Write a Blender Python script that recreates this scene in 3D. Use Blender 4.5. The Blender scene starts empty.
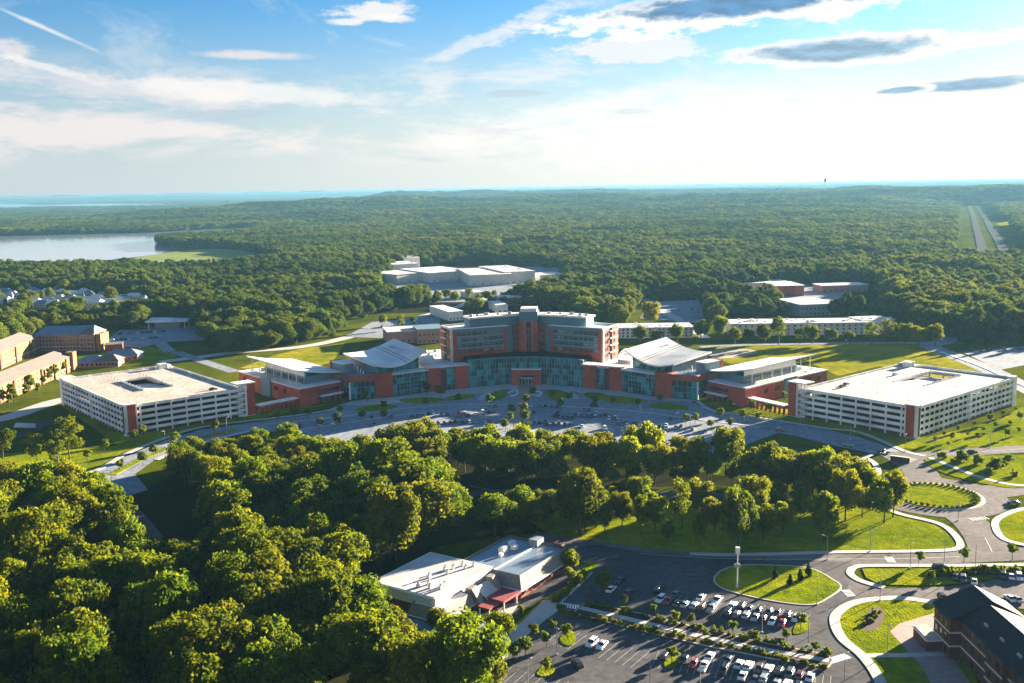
import bpy, bmesh, math, random
from mathutils import Vector, Matrix, noise
from mathutils.geometry import tessellate_polygon
R = math.radians
rnd = random.Random(7)
sc = bpy.context.scene
COL = sc.collection

# ------------------------------------------------------------------ camera
F_PX, CAM_H, CX, CY = 1000.0, 120.0, 512.0, 341.5
pitch = math.atan((341.5 - 188.3) / F_PX)
CR = Matrix.Rotation(math.pi / 2 - pitch, 3, 'X') @ Matrix.Rotation(R(-1.0), 3, 'Z')
cd = bpy.data.cameras.new('camera'); cam = bpy.data.objects.new('camera', cd); COL.objects.link(cam)
cd.sensor_width = 36; cd.lens = 36 * F_PX / 1024; cd.clip_start = 1; cd.clip_end = 200000
cam.matrix_world = Matrix.Translation((0, 0, CAM_H)) @ CR.to_4x4()
sc.camera = cam
def G(x, y, h=0.0):
    """world x,y of a point surveyed in the photograph at height h"""
    d = CR @ Vector(((x - CX) / F_PX, -(y - CY) / F_PX, -1)); t = (h - CAM_H) / d.z
    return (d.x * t, d.y * t)
def PX(X, Y, Z=0.0):
    c = CR.transposed() @ Vector((X, Y, Z - CAM_H))
    if c.z >= -1: return (-9999, -9999)
    return (CX + F_PX * c.x / -c.z, CY - F_PX * c.y / -c.z)

# ------------------------------------------------------------------ materials
def nodes(m): 
    m.use_nodes = True; nt = m.node_tree; return nt, nt.nodes, nt.links
def mat(name, col, rough=.7, var=.15, scale=.3, spec=.3, metal=0, col2=None, detail=4, bump=0, obj_rand=0, transl=0, scale2=None, stand=0):
    m = bpy.data.materials.new(name); nt, N, L = nodes(m); b = N['Principled BSDF']
    b.inputs['Roughness'].default_value = rough; b.inputs['Metallic'].default_value = metal
    b.inputs['Specular IOR Level'].default_value = spec
    tc = N.new('ShaderNodeTexCoord'); nz = N.new('ShaderNodeTexNoise'); nz.inputs['Scale'].default_value = scale
    nz.inputs['Detail'].default_value = detail; nz.inputs['Roughness'].default_value = .65
    L.new(tc.outputs['Object'], nz.inputs['Vector'])
    cr = N.new('ShaderNodeValToRGB'); L.new(nz.outputs['Fac'], cr.inputs['Fac'])
    c2 = col2 or tuple(min(1, c * (1 + var)) for c in col); c1 = col if col2 else tuple(c * (1 - var) for c in col)
    cr.color_ramp.elements[0].position = .34; cr.color_ramp.elements[1].position = .66
    cr.color_ramp.elements[0].color = (*c1, 1); cr.color_ramp.elements[1].color = (*c2, 1)
    out = cr.outputs['Color']
    if scale2:
        n2 = N.new('ShaderNodeTexNoise'); n2.inputs['Scale'].default_value = scale2; n2.inputs['Detail'].default_value = 3
        L.new(tc.outputs['Object'], n2.inputs['Vector'])
        mr = N.new('ShaderNodeMapRange'); mr.inputs['From Min'].default_value = .3; mr.inputs['From Max'].default_value = .7
        mr.inputs['To Min'].default_value = .72; mr.inputs['To Max'].default_value = 1.25; L.new(n2.outputs['Fac'], mr.inputs['Value'])
        vm = N.new('ShaderNodeVectorMath'); vm.operation = 'SCALE'; L.new(out, vm.inputs[0]); L.new(mr.outputs[0], vm.inputs['Scale']); out = vm.outputs[0]
    if obj_rand:
        oi = N.new('ShaderNodeObjectInfo'); hs = N.new('ShaderNodeHueSaturation')
        m1 = N.new('ShaderNodeMapRange'); m1.inputs['To Min'].default_value = .5 - .045 * obj_rand; m1.inputs['To Max'].default_value = .5 + .03 * obj_rand
        m2 = N.new('ShaderNodeMapRange'); m2.inputs['To Min'].default_value = 1 - .4 * obj_rand; m2.inputs['To Max'].default_value = 1 + .4 * obj_rand
        wn = N.new('ShaderNodeTexWhiteNoise'); wn.noise_dimensions = '1D'; L.new(oi.outputs['Random'], wn.inputs['W'])
        L.new(oi.outputs['Random'], m1.inputs['Value']); L.new(wn.outputs['Value'], m2.inputs['Value'])
        L.new(m1.outputs[0], hs.inputs['Hue']); L.new(m2.outputs[0], hs.inputs['Value']); L.new(out, hs.inputs['Color']); out = hs.outputs['Color']
    if stand:      # woods of different species: tone drifts from stand to stand over the country
        oi = N.new('ShaderNodeObjectInfo'); n4 = N.new('ShaderNodeTexNoise'); n4.inputs['Scale'].default_value = .0032; n4.inputs['Detail'].default_value = 4; L.new(oi.outputs['Location'], n4.inputs['Vector'])
        h2 = N.new('ShaderNodeHueSaturation'); m3 = N.new('ShaderNodeMapRange'); m3.inputs[1].default_value = .3; m3.inputs[2].default_value = .7; m3.inputs[3].default_value = .42; m3.inputs[4].default_value = 1.35
        m4 = N.new('ShaderNodeMapRange'); m4.inputs[1].default_value = .3; m4.inputs[2].default_value = .7; m4.inputs[3].default_value = .535; m4.inputs[4].default_value = .475
        L.new(n4.outputs['Fac'], m3.inputs[0]); L.new(n4.outputs['Fac'], m4.inputs[0]); L.new(m3.outputs[0], h2.inputs['Value']); L.new(m4.outputs[0], h2.inputs['Hue']); L.new(out, h2.inputs['Color']); out = h2.outputs['Color']
    L.new(out, b.inputs['Base Color'])
    if bump:
        bp = N.new('ShaderNodeBump'); bp.inputs['Strength'].default_value = bump; bp.inputs['Distance'].default_value = .3
        n3 = N.new('ShaderNodeTexNoise'); n3.inputs['Scale'].default_value = 1.5; n3.inputs['Detail'].default_value = 6
        L.new(tc.outputs['Object'], n3.inputs['Vector']); L.new(n3.outputs['Fac'], bp.inputs['Height']); L.new(bp.outputs[0], b.inputs['Normal'])
    if transl:
        tr = N.new('ShaderNodeBsdfTranslucent'); hs2 = N.new('ShaderNodeHueSaturation'); hs2.inputs['Hue'].default_value = .475; hs2.inputs['Value'].default_value = 1.5
        L.new(out, hs2.inputs['Color']); L.new(hs2.outputs[0], tr.inputs['Color'])
        mx = N.new('ShaderNodeMixShader'); mx.inputs['Fac'].default_value = transl
        L.new(b.outputs[0], mx.inputs[1]); L.new(tr.outputs[0], mx.inputs[2]); L.new(mx.outputs[0], N['Material Output'].inputs['Surface'])
    return m
def glass_mat(name, dark, light, cell=(2.2, 2.2, 3.4), rough=.12):
    m = bpy.data.materials.new(name); nt, N, L = nodes(m); b = N['Principled BSDF']
    tc = N.new('ShaderNodeTexCoord'); sn = N.new('ShaderNodeVectorMath'); sn.operation = 'SNAP'; sn.inputs[1].default_value = cell
    L.new(tc.outputs['Object'], sn.inputs[0]); wn = N.new('ShaderNodeTexWhiteNoise'); L.new(sn.outputs[0], wn.inputs['Vector'])
    cr = N.new('ShaderNodeValToRGB'); L.new(wn.outputs['Value'], cr.inputs['Fac'])
    cr.color_ramp.elements[0].color = (*dark, 1); cr.color_ramp.elements[1].color = (*light, 1); cr.color_ramp.elements[0].position = .25
    L.new(cr.outputs[0], b.inputs['Base Color']); b.inputs['Roughness'].default_value = rough; b.inputs['Specular IOR Level'].default_value = .7
    return m
M = {}
M['brick'] = mat('red_brick', (.36, .070, .042), .85, .16, .5, scale2=.09)
M['brick_tan'] = mat('tan_brick', (.25, .125, .045), .85, .12, .7)
M['brick_pink'] = mat('pink_brick', (.34, .20, .16), .85, .12, .7)
M['brick_dark'] = mat('dark_brick', (.11, .05, .036), .85, .2, .8)
M['concrete'] = mat('pale_concrete', (.56, .53, .48), .8, .08, .25)
M['band'] = mat('parapet_concrete', (.76, .75, .71), .8, .07, .12, scale2=.06)
M['deck'] = mat('deck_concrete', (.47, .40, .33), .85, .16, .07, detail=9, scale2=.4)
M['white_roof'] = mat('white_membrane', (.72, .69, .64), .6, .07, .12, scale2=.05)
M['grey_roof'] = mat('grey_membrane', (.52, .48, .45), .75, .12, .15, scale2=.08)
M['blue_roof'] = mat('blue_grey_metal_roof', (.16, .22, .28), .45, .08, .4)
M['tan_roof'] = mat('tan_metal_roof', (.15, .125, .11), .75, .12, .3)
M['dark_roof'] = mat('dark_slate', (.018, .018, .021), .8, .25, .8)
M['red_roof'] = mat('red_canopy', (.27, .05, .055), .7, .1, .4)
M['panel'] = mat('blue_grey_panel', (.12, .19, .235), .5, .08, .3)
M['trim'] = mat('white_trim', (.72, .72, .70), .5, .05, .4)
M['stone'] = mat('cream_stone', (.62, .55, .42), .8, .08, .3)
M['mansard'] = mat('mansard_shingle', (.24, .21, .18), .8, .18, 1.2)
M['metal'] = mat('grey_metal', (.32, .33, .34), .45, .08, .6, metal=.3)
M['dark_metal'] = mat('dark_metal', (.05, .05, .055), .5, .1, .6)
M['shade_fill'] = mat('painted_shade', (.05, .052, .058), .9, .2, .3)  # dark colour stands in for shade inside the garage decks and slots
M['glass'] = glass_mat('teal_glass', (.004, .05, .065), (.045, .36, .38))
M['window'] = glass_mat('window_glass', (.012, .016, .02), (.07, .08, .085), (3, 3, 3))
M['window_pale'] = glass_mat('painted_lit_window', (.10, .16, .17), (.26, .34, .35), (3, 3, 3))  # pale colour painted in for panes that look lit
M['garden'] = mat('roof_garden', (.030, .027, .016), .95, .3, .5, spec=0)
M['plant'] = mat('teal_plant_panel', (.085, .18, .225), .5, .08, .3)
M['carglass'] = glass_mat('car_glass', (.012, .014, .018), (.03, .035, .04), (9, 9, 9), .08)
M['asphalt'] = mat('asphalt', (.085, .080, .082), .9, .28, .05, spec=.06, scale2=.5, detail=9)
M['asphalt_old'] = mat('worn_asphalt', (.15, .13, .12), .9, .25, .06, spec=.05, scale2=.5, detail=9)
M['drive'] = mat('pale_drive', (.25, .265, .29), .9, .18, .05, spec=.05, scale2=.35, detail=9)
M['walk'] = mat('concrete_walk', (.46, .43, .39), .85, .08, .3)
M['paver'] = mat('brick_pavers', (.36, .24, .20), .85, .15, .5)
M['paint'] = mat('road_paint', (.75, .75, .72), .7, .06, .8)
M['bay_paint'] = mat('faded_bay_paint', (.36, .35, .34), .8, .2, .5)
M['grass'] = mat('lawn_grass', (.095, .145, .004), .95, 0, .035, col2=(.280, .275, .008), detail=8, scale2=.35, bump=1, spec=0)
M['meadow'] = mat('meadow', (.040, .060, .004), .95, 0, .02, col2=(.11, .12, .007), detail=8, scale2=.3, bump=1, spec=0)
M['gold'] = mat('dry_field_grass', (.14, .17, .008), .95, 0, .02, col2=(.36, .29, .018), detail=8, scale2=.15, bump=1, spec=0)
M['marsh'] = mat('marsh_grass', (.17, .22, .06), .95, 0, .01, col2=(.25, .27, .09), detail=6, spec=0)
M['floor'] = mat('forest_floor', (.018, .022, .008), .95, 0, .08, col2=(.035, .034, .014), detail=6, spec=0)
M['far_road'] = mat('far_highway', (.12, .115, .115), 1, .1, .02, spec=0)
M['mulch'] = mat('mulch', (.075, .035, .022), .95, .3, .8)
M['dirt'] = mat('bare_ground', (.33, .27, .19), .95, .12, .01)
M['bark'] = mat('bark', (.075, .052, .035), .9, .25, 1.5)
M['leaf'] = mat('leaf', (.046, .088, .002), .7, 0, .35, col2=(.195, .222, .003), spec=.05, obj_rand=.65, transl=.42, stand=1)
M['leaf_wood'] = mat('woodland_leaf', (.034, .068, .005), .75, 0, .35, col2=(.110, .145, .006), spec=.05, obj_rand=.45, transl=.32, stand=1)
M['leaf_dark'] = mat('evergreen_leaf', (.018, .042, .010), .7, .3, .5, spec=.08, obj_rand=.5, transl=.15)
M['leaf_pale'] = mat('young_leaf', (.11, .15, .008), .7, .25, .5, spec=.08, obj_rand=.6, transl=.35)
M['tyre'] = mat('tyre', (.02, .02, .021), .8, .1, 3)
M['lamp'] = mat('lamp_head', (.25, .25, .25), .5, .05, 1)
def water_mat():
    m = bpy.data.materials.new('river_water'); nt, N, L = nodes(m); b = N['Principled BSDF']
    b.inputs['Base Color'].default_value = (.24, .30, .35, 1); b.inputs['Roughness'].default_value = .08; b.inputs['Specular IOR Level'].default_value = .8
    tc = N.new('ShaderNodeTexCoord'); nz = N.new('ShaderNodeTexNoise'); nz.inputs['Scale'].default_value = .05; nz.inputs['Detail'].default_value = 5
    bp = N.new('ShaderNodeBump'); bp.inputs['Strength'].default_value = .03; bp.inputs['Distance'].default_value = 1
    L.new(tc.outputs['Object'], nz.inputs['Vector']); L.new(nz.outputs['Fac'], bp.inputs['Height']); L.new(bp.outputs[0], b.inputs['Normal'])
    return m
M['water'] = water_mat()

# ------------------------------------------------------------------ mesh helpers
class MB:
    def __init__(s): s.v = []; s.f = []
    def quad(s, a, b, c, d):
        n = len(s.v); s.v += [tuple(a), tuple(b), tuple(c), tuple(d)]; s.f.append((n, n + 1, n + 2, n + 3)); return s
    def poly(s, pts):
        n = len(s.v); s.v += [tuple(p) for p in pts]
        for t in tessellate_polygon([[Vector(p) for p in pts]]): s.f.append(tuple(n + i for i in t))
        return s
    def prism(s, pts, z0, z1, z1s=None):
        A = sum(pts[i][0] * pts[(i + 1) % len(pts)][1] - pts[(i + 1) % len(pts)][0] * pts[i][1] for i in range(len(pts)))
        idx = list(range(len(pts)))
        if A < 0: idx.reverse()
        P = [pts[i] for i in idx]; T = [z1s[i] if z1s else z1 for i in idx]; k = len(P); n = len(s.v)
        s.v += [(p[0], p[1], z0) for p in P] + [(p[0], p[1], t) for p, t in zip(P, T)]
        for i in range(k): j = (i + 1) % k; s.f.append((n + i, n + j, n + k + j, n + k + i))
        tri = tessellate_polygon([[Vector((p[0], p[1], 0)) for p in P]])
        for t in tri:
            a, b, c = (Vector((P[q][0], P[q][1])) for q in t)
            if (b - a).cross(c - a) < 0: t = (t[0], t[2], t[1])
            s.f.append(tuple(n + k + i for i in t)); s.f.append(tuple(n + i for i in reversed(t)))
        return s
    def seg(s, p, q, w, z0, z1, out=0):
        """upright slab from p to q in plan, w thick to the left of p>q (out shifts it right)"""
        d = Vector((q[0] - p[0], q[1] - p[1])).normalized(); n = Vector((-d.y, d.x)); a = Vector(p[:2]) - n * out; b = Vector(q[:2]) - n * out
        return s.prism([a, b, b + n * w, a + n * w], z0, z1)
    def tube(s, a, b, r0, r1, k=6, cap=True):
        a = Vector(a); b = Vector(b); d = (b - a).normalized(); u = d.orthogonal().normalized(); w = d.cross(u); n = len(s.v)
        for c, r in ((a, r0), (b, r1)):
            for i in range(k): t = 2 * math.pi * i / k; s.v.append(tuple(c + (u * math.cos(t) + w * math.sin(t)) * r))
        for i in range(k): j = (i + 1) % k; s.f.append((n + i, n + j, n + k + j, n + k + i))
        if cap: s.f.append(tuple(range(n + k, n + 2 * k))); s.f.append(tuple(reversed(range(n, n + k))))
        return s
    def mesh(s, name, m):
        me = bpy.data.meshes.new(name); me.from_pydata(s.v, [], s.f); me.update()
        if m: me.materials.append(M[m] if isinstance(m, str) else m)
        return me
    def build(s, name, m, parent=None):
        o = bpy.data.objects.new(name, s.mesh(name, m)); COL.objects.link(o)
        if parent: o.parent = parent
        return o
def tag(o, label=None, cat=None, group=None, kind=None):
    if label: o['label'] = label
    if cat: o['category'] = cat
    if group: o['group'] = group
    if kind: o['kind'] = kind
    return o
def thing(name, label, cat, group=None, loc=(0, 0, 0), rz=0):
    o = bpy.data.objects.new(name, None); COL.objects.link(o); o.location = loc; o.rotation_euler.z = rz
    o.empty_display_size = 1
    return tag(o, label, cat, group)
def dup(root, loc, rz=0, scale=None, label=None, group=None):
    r = root.copy(); COL.objects.link(r); r.location = loc; r.rotation_euler.z = rz
    if scale is not None: r.scale = scale if hasattr(scale, '__len__') else (scale,) * 3
    if label: r['label'] = label
    if group: r['group'] = group
    for ch in KIDS.get(root.name, []):
        c = ch.copy(); COL.objects.link(c); c.parent = r
        for g in KIDS.get(ch.name, []): d = g.copy(); COL.objects.link(d); d.parent = c
    return r
KIDS = {}
def kids(root, *objs): KIDS[root.name] = list(objs); return root
ORD = 'first second third fourth fifth sixth seventh eighth ninth tenth eleventh twelfth thirteenth fourteenth fifteenth sixteenth seventeenth eighteenth nineteenth twentieth'.split()
ORD += ['twenty-' + o for o in ORD[:9]] + ['thirtieth'] + ['thirty-' + o for o in ORD[:9]] + ['fortieth'] + ['forty-' + o for o in ORD[:9]]
class Fr:
    """plan frame: P(d,e) = origin + d along + e to the right"""
    def __init__(s, o, d): s.o = Vector(o); s.d = Vector(d).normalized(); s.e = Vector((s.d.y, -s.d.x))
    def P(s, d, e): return s.o + s.d * d + s.e * e
    def rect(s, d0, d1, e0, e1): return [s.P(d0, e0), s.P(d1, e0), s.P(d1, e1), s.P(d0, e1)]
def smooth(p, closed=False, n=5):
    out = []; k = len(p)
    for i in range(k if closed else k - 1):
        g = (lambda j: Vector(p[j % k])) if closed else (lambda j: Vector(p[max(0, min(k - 1, j))]))
        a, b, c, d = g(i - 1), g(i), g(i + 1), g(i + 2)
        for q in range(n):
            t = q / n; out.append(.5 * (2 * b + (c - a) * t + (2 * a - 5 * b + 4 * c - d) * t * t + (3 * b - a - 3 * c + d) * t ** 3))
    if not closed: out.append(Vector(p[-1]))
    return out
def gp(px, sm=False, closed=True): 
    w = [G(*p) for p in px]; return smooth(w, closed) if sm else [Vector(p) for p in w]
ZN = [0]
def zup(z): ZN[0] += 1; return z + ZN[0] * .0007
def sheet(name, pts, z, m, kind='structure', kerb=0, label=None):
    mb = MB(); z = zup(z)
    if kerb: mb.prism(pts, z, z + kerb)
    else:
        A = sum(pts[i][0] * pts[(i + 1) % len(pts)][1] - pts[(i + 1) % len(pts)][0] * pts[i][1] for i in range(len(pts)))
        P = pts if A > 0 else list(reversed(pts)); mb.poly([(p[0], p[1], z) for p in P])
        for i, f in enumerate(mb.f):
            a, b, c = (Vector(mb.v[q]) for q in f)
            if (b - a).cross(c - a).z < 0: mb.f[i] = tuple(reversed(f))
    o = mb.build(name, m); tag(o, label, kind=kind); return o
def strip_mb(mb, line, w, z, h=0):
    k = len(line); Lp, Rp = [], []
    for i in range(k):
        d = (Vector(line[min(k - 1, i + 1)]) - Vector(line[max(0, i - 1)])).normalized(); n = Vector((-d.y, d.x)); c = Vector(line[i])
        Lp.append(c + n * w / 2); Rp.append(c - n * w / 2)
    for i in range(k - 1):
        if h: mb.prism([Rp[i], Rp[i + 1], Lp[i + 1], Lp[i]], z, z + h)
        else: mb.quad((*Rp[i], z), (*Rp[i + 1], z), (*Lp[i + 1], z), (*Lp[i], z))
    return mb
def path(name, px, w, z, m, h=0, world=False, closed=False, sm=True, kind='structure'):
    line = [Vector(p) for p in px] if world else [Vector(G(*p)) for p in px]
    if sm: line = smooth(line, closed)
    if closed: line.append(line[0])
    z = zup(z)
    return tag(strip_mb(MB(), line, w, z, h).build(name, m), kind=kind)
def inside(p, poly):
    x, y = p[0], p[1]; c = False; j = len(poly) - 1
    for i in range(len(poly)):
        xi, yi = poly[i][0], poly[i][1]; xj, yj = poly[j][0], poly[j][1]
        if (yi > y) != (yj > y) and x < (xj - xi) * (y - yi) / (yj - yi) + xi: c = not c
        j = i
    return c
def ss(a, b, x): t = max(0, min(1, (x - a) / (b - a))); return t * t * (3 - 2 * t)
# ------------------------------------------------------------------ terrain
def terr(X, Y):
    r = math.hypot(X, Y)
    if r < 1500: return 0.0
    a = 40 * ss(1500, 3000, r) + 44 * ss(3000, 6500, r)
    n = .62 * noise.noise((X / 1050 + 3.1, Y / 620, 1.7)) + .38 * noise.noise((X / 420, Y / 300 + 9, 4.2))
    n2 = noise.noise((X / 5200 + 7, Y / 2600, .3))
    h = a * max(0, .42 + .75 * n + .45 * n2)
    m = (1 - ss(-420, 50, X)) * ss(1350, 1500, Y) * (1 - ss(3500, 4200, Y))
    m2 = (1 - ss(-2400, -1000, X)) * ss(3000, 4500, Y) * (1 - ss(19000, 24000, Y))
    m3 = 0
    if 500 < X < 2600 and Y > 1300:
        t = max(0, min(1, ((X - 852) * 1178 + (Y - 1790) * 2600) / (1178 ** 2 + 2600 ** 2))); dd = math.hypot(X - 852 - 1178 * t, Y - 1790 - 2600 * t); h = 6 + (h - 6) * ss(140, 480, dd)
    return h * (1 - m) * (1 - m2) * (1 - m3) + 92 * ss(30000, 58000, r)
mb = MB(); NA = 200; rad = [0]
r_ = 25.0
while r_ < 64000: rad.append(r_); r_ *= 1.047
angs = [R(-36 + 72 * i / 150) for i in range(151)] + [R(36 + 288 * i / 50) for i in range(1, 50)]
mb.v.append((0, 0, 0))
for r_ in rad[1:]:
    for a in angs: X, Y = r_ * math.sin(a), r_ * math.cos(a); mb.v.append((X, Y, terr(X, Y)))
k = len(angs)
for j in range(k): mb.f.append((0, 1 + (j + 1) % k, 1 + j))
for i in range(len(rad) - 2):
    for j in range(k): q = (j + 1) % k; b0 = 1 + i * k; b1 = b0 + k; mb.f.append((b0 + j, b0 + q, b1 + q, b1 + j))
ground = mb.build('ground', 'meadow'); tag(ground, kind='structure')
for p in ground.data.polygons: p.use_smooth = True
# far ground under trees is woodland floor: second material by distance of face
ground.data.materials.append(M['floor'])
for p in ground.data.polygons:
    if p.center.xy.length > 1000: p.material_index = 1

# ------------------------------------------------------------------ clearings (surveyed outlines; nothing of the far forest grows there)
CLEAR = []
def clearing(px): w = [Vector(G(*p)) for p in px]; CLEAR.append(w); return w
CAMPUS = clearing([(-260, 352), (0, 350), (60, 330), (140, 331), (150, 318), (195, 320), (205, 345), (232, 356), (300, 346), (338, 336), (345, 322), (395, 312), (440, 303), (470, 296),
    (505, 300), (530, 306), (575, 322), (620, 330), (640, 300), (706, 300), (712, 330), (728, 318), (900, 316), (920, 336), (960, 338), (1024, 336), (1300, 336), (1900, 420), (1600, 760), (-600, 760), (-700, 420)])
wr = [(-60, 270), (0, 267), (60, 264), (110, 260), (150, 255.5), (180, 250), (166, 246.5), (157, 243), (170, 240.5), (200, 238), (245, 233), (262, 228.6), (240, 227.4), (205, 229.6), (150, 232.5), (100, 233.6), (40, 235.2), (0, 236), (-80, 237)]
wpoly = gp(wr, True); sheet('river', wpoly, .5, 'water'); CLEAR.append(wpoly)
wr2 = [(-90, 210.5), (20, 208.8), (60, 208.0), (120, 207.6), (170, 206.4), (212, 205.0), (160, 203.6), (110, 203.2), (70, 203.8), (40, 204.6), (15, 203.4), (-90, 205)]
w2 = gp(wr2, True); sheet('distant_river', w2, .8, 'water'); CLEAR.append(w2)
mz = gp([(20, 268.5), (60, 265.5), (110, 261.5), (181, 251), (215, 249), (245, 251), (280, 262), (215, 270), (120, 272), (40, 273)], True); sheet('marsh', mz, .4, 'marsh'); CLEAR.append(mz)
clearing([(-60, 270), (0, 272), (120, 272), (215, 270.5), (280, 263), (215, 248.5), (178, 249.5), (110, 258), (0, 264)])
HOOD = gp([(-40, 323), (60, 323), (168, 316), (170, 301), (120, 296), (60, 293.5), (-40, 293.5)])
def draped(name, px, m, lift=.6):
    w = [Vector(G(*p)) for p in px]; CLEAR.append(w); mb = MB(); mb.poly([(p.x, p.y, terr(p.x, p.y) + lift) for p in w]); return tag(mb.build(name, m), kind='structure')
for px, m in (([(395, 246.5), (480, 244.6), (480, 246.4), (395, 249)], 'marsh'), ([(868, 214.5), (925, 213), (926, 217), (870, 216.4)], 'gold'), ([(995, 227), (1030, 220), (1060, 226), (1000, 229)], 'gold'),
              ([(498, 249.5), (560, 246), (562, 249.5), (500, 253)], 'marsh'), ([(570, 239), (622, 237.5), (622, 239.6), (572, 241.4)], 'marsh'), ([(300, 226), (360, 224), (362, 226), (302, 228)], 'marsh'), ([(700, 228), (760, 226), (762, 228), (704, 230)], 'gold'), ([(640, 213), (700, 211.4), (702, 213), (642, 214.6)], 'marsh'), ([(625, 196), (655, 194.4), (656, 195.4), (628, 197)], 'gold'), ([(1000, 183), (1024, 182), (1040, 184.5), (1002, 185.6)], 'gold')): draped('field_clearing', px, m, 2.)
# highway through the forest on the right
hw = smooth([Vector(G(*p)) for p in ((996, 262), (991, 250), (988, 242), (983, 231), (979, 220), (975, 212), (973, 207))], n=10)
def drape_strip(name, line, w, m, lift):
    mb = MB(); k = len(line); Lq, Rq = [], []
    for i in range(k):
        d = (line[min(k - 1, i + 1)] - line[max(0, i - 1)]).normalized(); n = Vector((-d.y, d.x)); z = terr(*line[i]) + lift
        Lq.append((*(line[i] + n * w / 2), z)); Rq.append((*(line[i] - n * w / 2), z))
    for i in range(k - 1): mb.quad(Rq[i], Rq[i + 1], Lq[i + 1], Lq[i])
    CLEAR.append([Vector(p[:2]) for p in Lq] + [Vector(p[:2]) for p in reversed(Rq)])
    return tag(mb.build(name, m), kind='structure')
drape_strip('highway_verge', hw, 130, 'meadow', 1.5); drape_strip('highway', [p + Vector((17, 0)) for p in hw], 15, 'far_road', 2.4); drape_strip('highway', [p + Vector((-17, 0)) for p in hw], 15, 'far_road', 2.4)
# neighbourhood streets, far left; commercial plaza far behind
sheet('housing_ground', gp([(-20, 309), (170, 314), (172, 303), (130, 296), (-20, 294)]), .05, 'meadow')
plaza_far = clearing([(372, 297), (392, 270), (470, 262), (560, 268), (568, 292), (500, 302), (440, 302)]); sheet('far_car_park', plaza_far, .05, 'drive')
clearing([(715, 293), (780, 284), (862, 281), (885, 290), (885, 314), (790, 318), (775, 300), (730, 297)])
sheet('far_yard', gp([(760, 300), (800, 286), (850, 287), (838, 300), (845, 312), (790, 314)]), .05, 'drive')

# ------------------------------------------------------------------ ground sheets of the campus
W1 = [G(*p) for p in [(-70, 515), (60, 503), (100, 515), (125, 555), (170, 590), (230, 560), (200, 512), (158, 482), (210, 462), (262, 452), (330, 456), (376, 462), (420, 456), (470, 458), (505, 468), (540, 460), (600, 458),
      (640, 462), (690, 470), (735, 478), (752, 485), (640, 487), (640, 500), (612, 514), (592, 535), (560, 545), (545, 536), (520, 532), (500, 536), (440, 546), (372, 584), (366, 628), (432, 652), (470, 662), (486, 690), (480, 770), (-90, 770)]]
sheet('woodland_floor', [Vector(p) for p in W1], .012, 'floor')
sheet('shaded_gap', gp([(100, 505), (158, 484), (205, 512), (235, 560), (170, 592), (125, 556)]), .018, 'floor')  # dark floor colour drawn for the shaded ground in the gap
ZA = .03
front = [(40, 482), (95, 473), (125, 457), (161, 442), (200, 430), (256, 422), (276, 419.5), (326, 412.5), (345, 405), (365, 400), (395, 397), (430, 392), (470, 388), (500, 386), (550, 386), (585, 390), (620, 393.5), (660, 398.5), (690, 401),
         (711, 411), (733, 415), (767, 420), (823, 429), (856, 436), (882, 445), (905, 452), (912, 463), (895, 461), (880, 455), (836, 446), (795, 436), (778, 433), (756, 441), (740, 448), (700, 456), (600, 452), (520, 448), (440, 450), (376, 446), (330, 440), (290, 432), (256, 431),
         (211, 440), (178, 450), (156, 459), (135, 474), (148, 490), (128, 496), (100, 493), (60, 494), (30, 496)]
sheet('front_drive', gp(front), ZA, 'drive')
path('park_road', [(90, 486), (112, 500), (135, 518), (152, 540)], 8, ZA - .006, 'asphalt')
path('park_road', [(0, 488), (-60, 492), (-150, 498)], 9, ZA - .006, 'drive'); path('park_road', [(45, 488), (20, 489), (-5, 489)], 10, ZA + .004, 'drive')
path('median', [(112, 475), (128, 466), (150, 455.5), (180, 444), (205, 437), (236, 430)], 4, ZA, 'grass', h=.14)
for px in ([(30, 480), (60, 477), (95, 471), (125, 454.5), (161, 439.6), (200, 427.5), (256, 420)], [(256, 420), (276, 418), (326, 411), (342, 405)], [(250, 431), (211, 440.4), (178, 450.5), (156, 460)],
           [(697, 401), (711, 410), (733, 414), (767, 419), (823, 428), (860, 432.5), (904, 451), (925, 456)]):
    path('sidewalk', px, 2.6, ZA, 'walk', h=.14)
path('middle_road', [(440, 503), (470, 494), (520, 492), (580, 493), (650, 494), (720, 496), (760, 502)], 8, ZA, 'asphalt')
# forecourt paving before the hospital, with planted islands
sheet('forecourt', gp([(340, 405), (352, 401), (376, 398.5), (393, 397), (428, 392), (470, 387.5), (512, 383.5), (541, 383.5), (583, 387.5), (622, 391.5), (656, 397), (672, 398), (697, 400), (690, 402), (640, 399), (610, 397), (590, 395), (572, 391), (545, 389.5), (505, 389.5), (480, 393), (455, 397), (420, 401), (375, 405)]), ZA + .02, 'walk')
def island(px, m='grass', z=ZA, k=.16, sm=True): return sheet('planted_island' if m != 'grass' else 'lawn_island', gp(px, sm), z, m, kerb=k)
for s in ([(401, 399.5), (430, 397.6), (446, 400), (428, 403.5), (405, 402.5)], [(448, 397), (468, 394), (476, 396), (462, 400), (450, 400)], [(357, 408.5), (378, 404.5), (398, 406), (385, 410), (362, 411.5)],
          [(486, 397), (497, 391), (509, 390), (505, 397), (494, 401)], [(545, 391), (558, 390), (570, 396), (562, 400), (550, 399)], [(583, 394), (600, 393), (612, 398), (596, 400.5)], [(601, 396), (622, 396.5), (648, 401), (630, 404), (606, 402)],
          [(648, 406), (666, 402.5), (686, 406.5), (687, 410), (668, 410)]):
    island(s)
for s in ([(508, 393), (516, 390.5), (517, 394.5), (511, 396.5)], [(533, 390.5), (541, 393), (538, 396.5), (532, 394.5)]): path('curved_seat_wall', s, 1.2, ZA, 'trim', h=.5)
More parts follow.
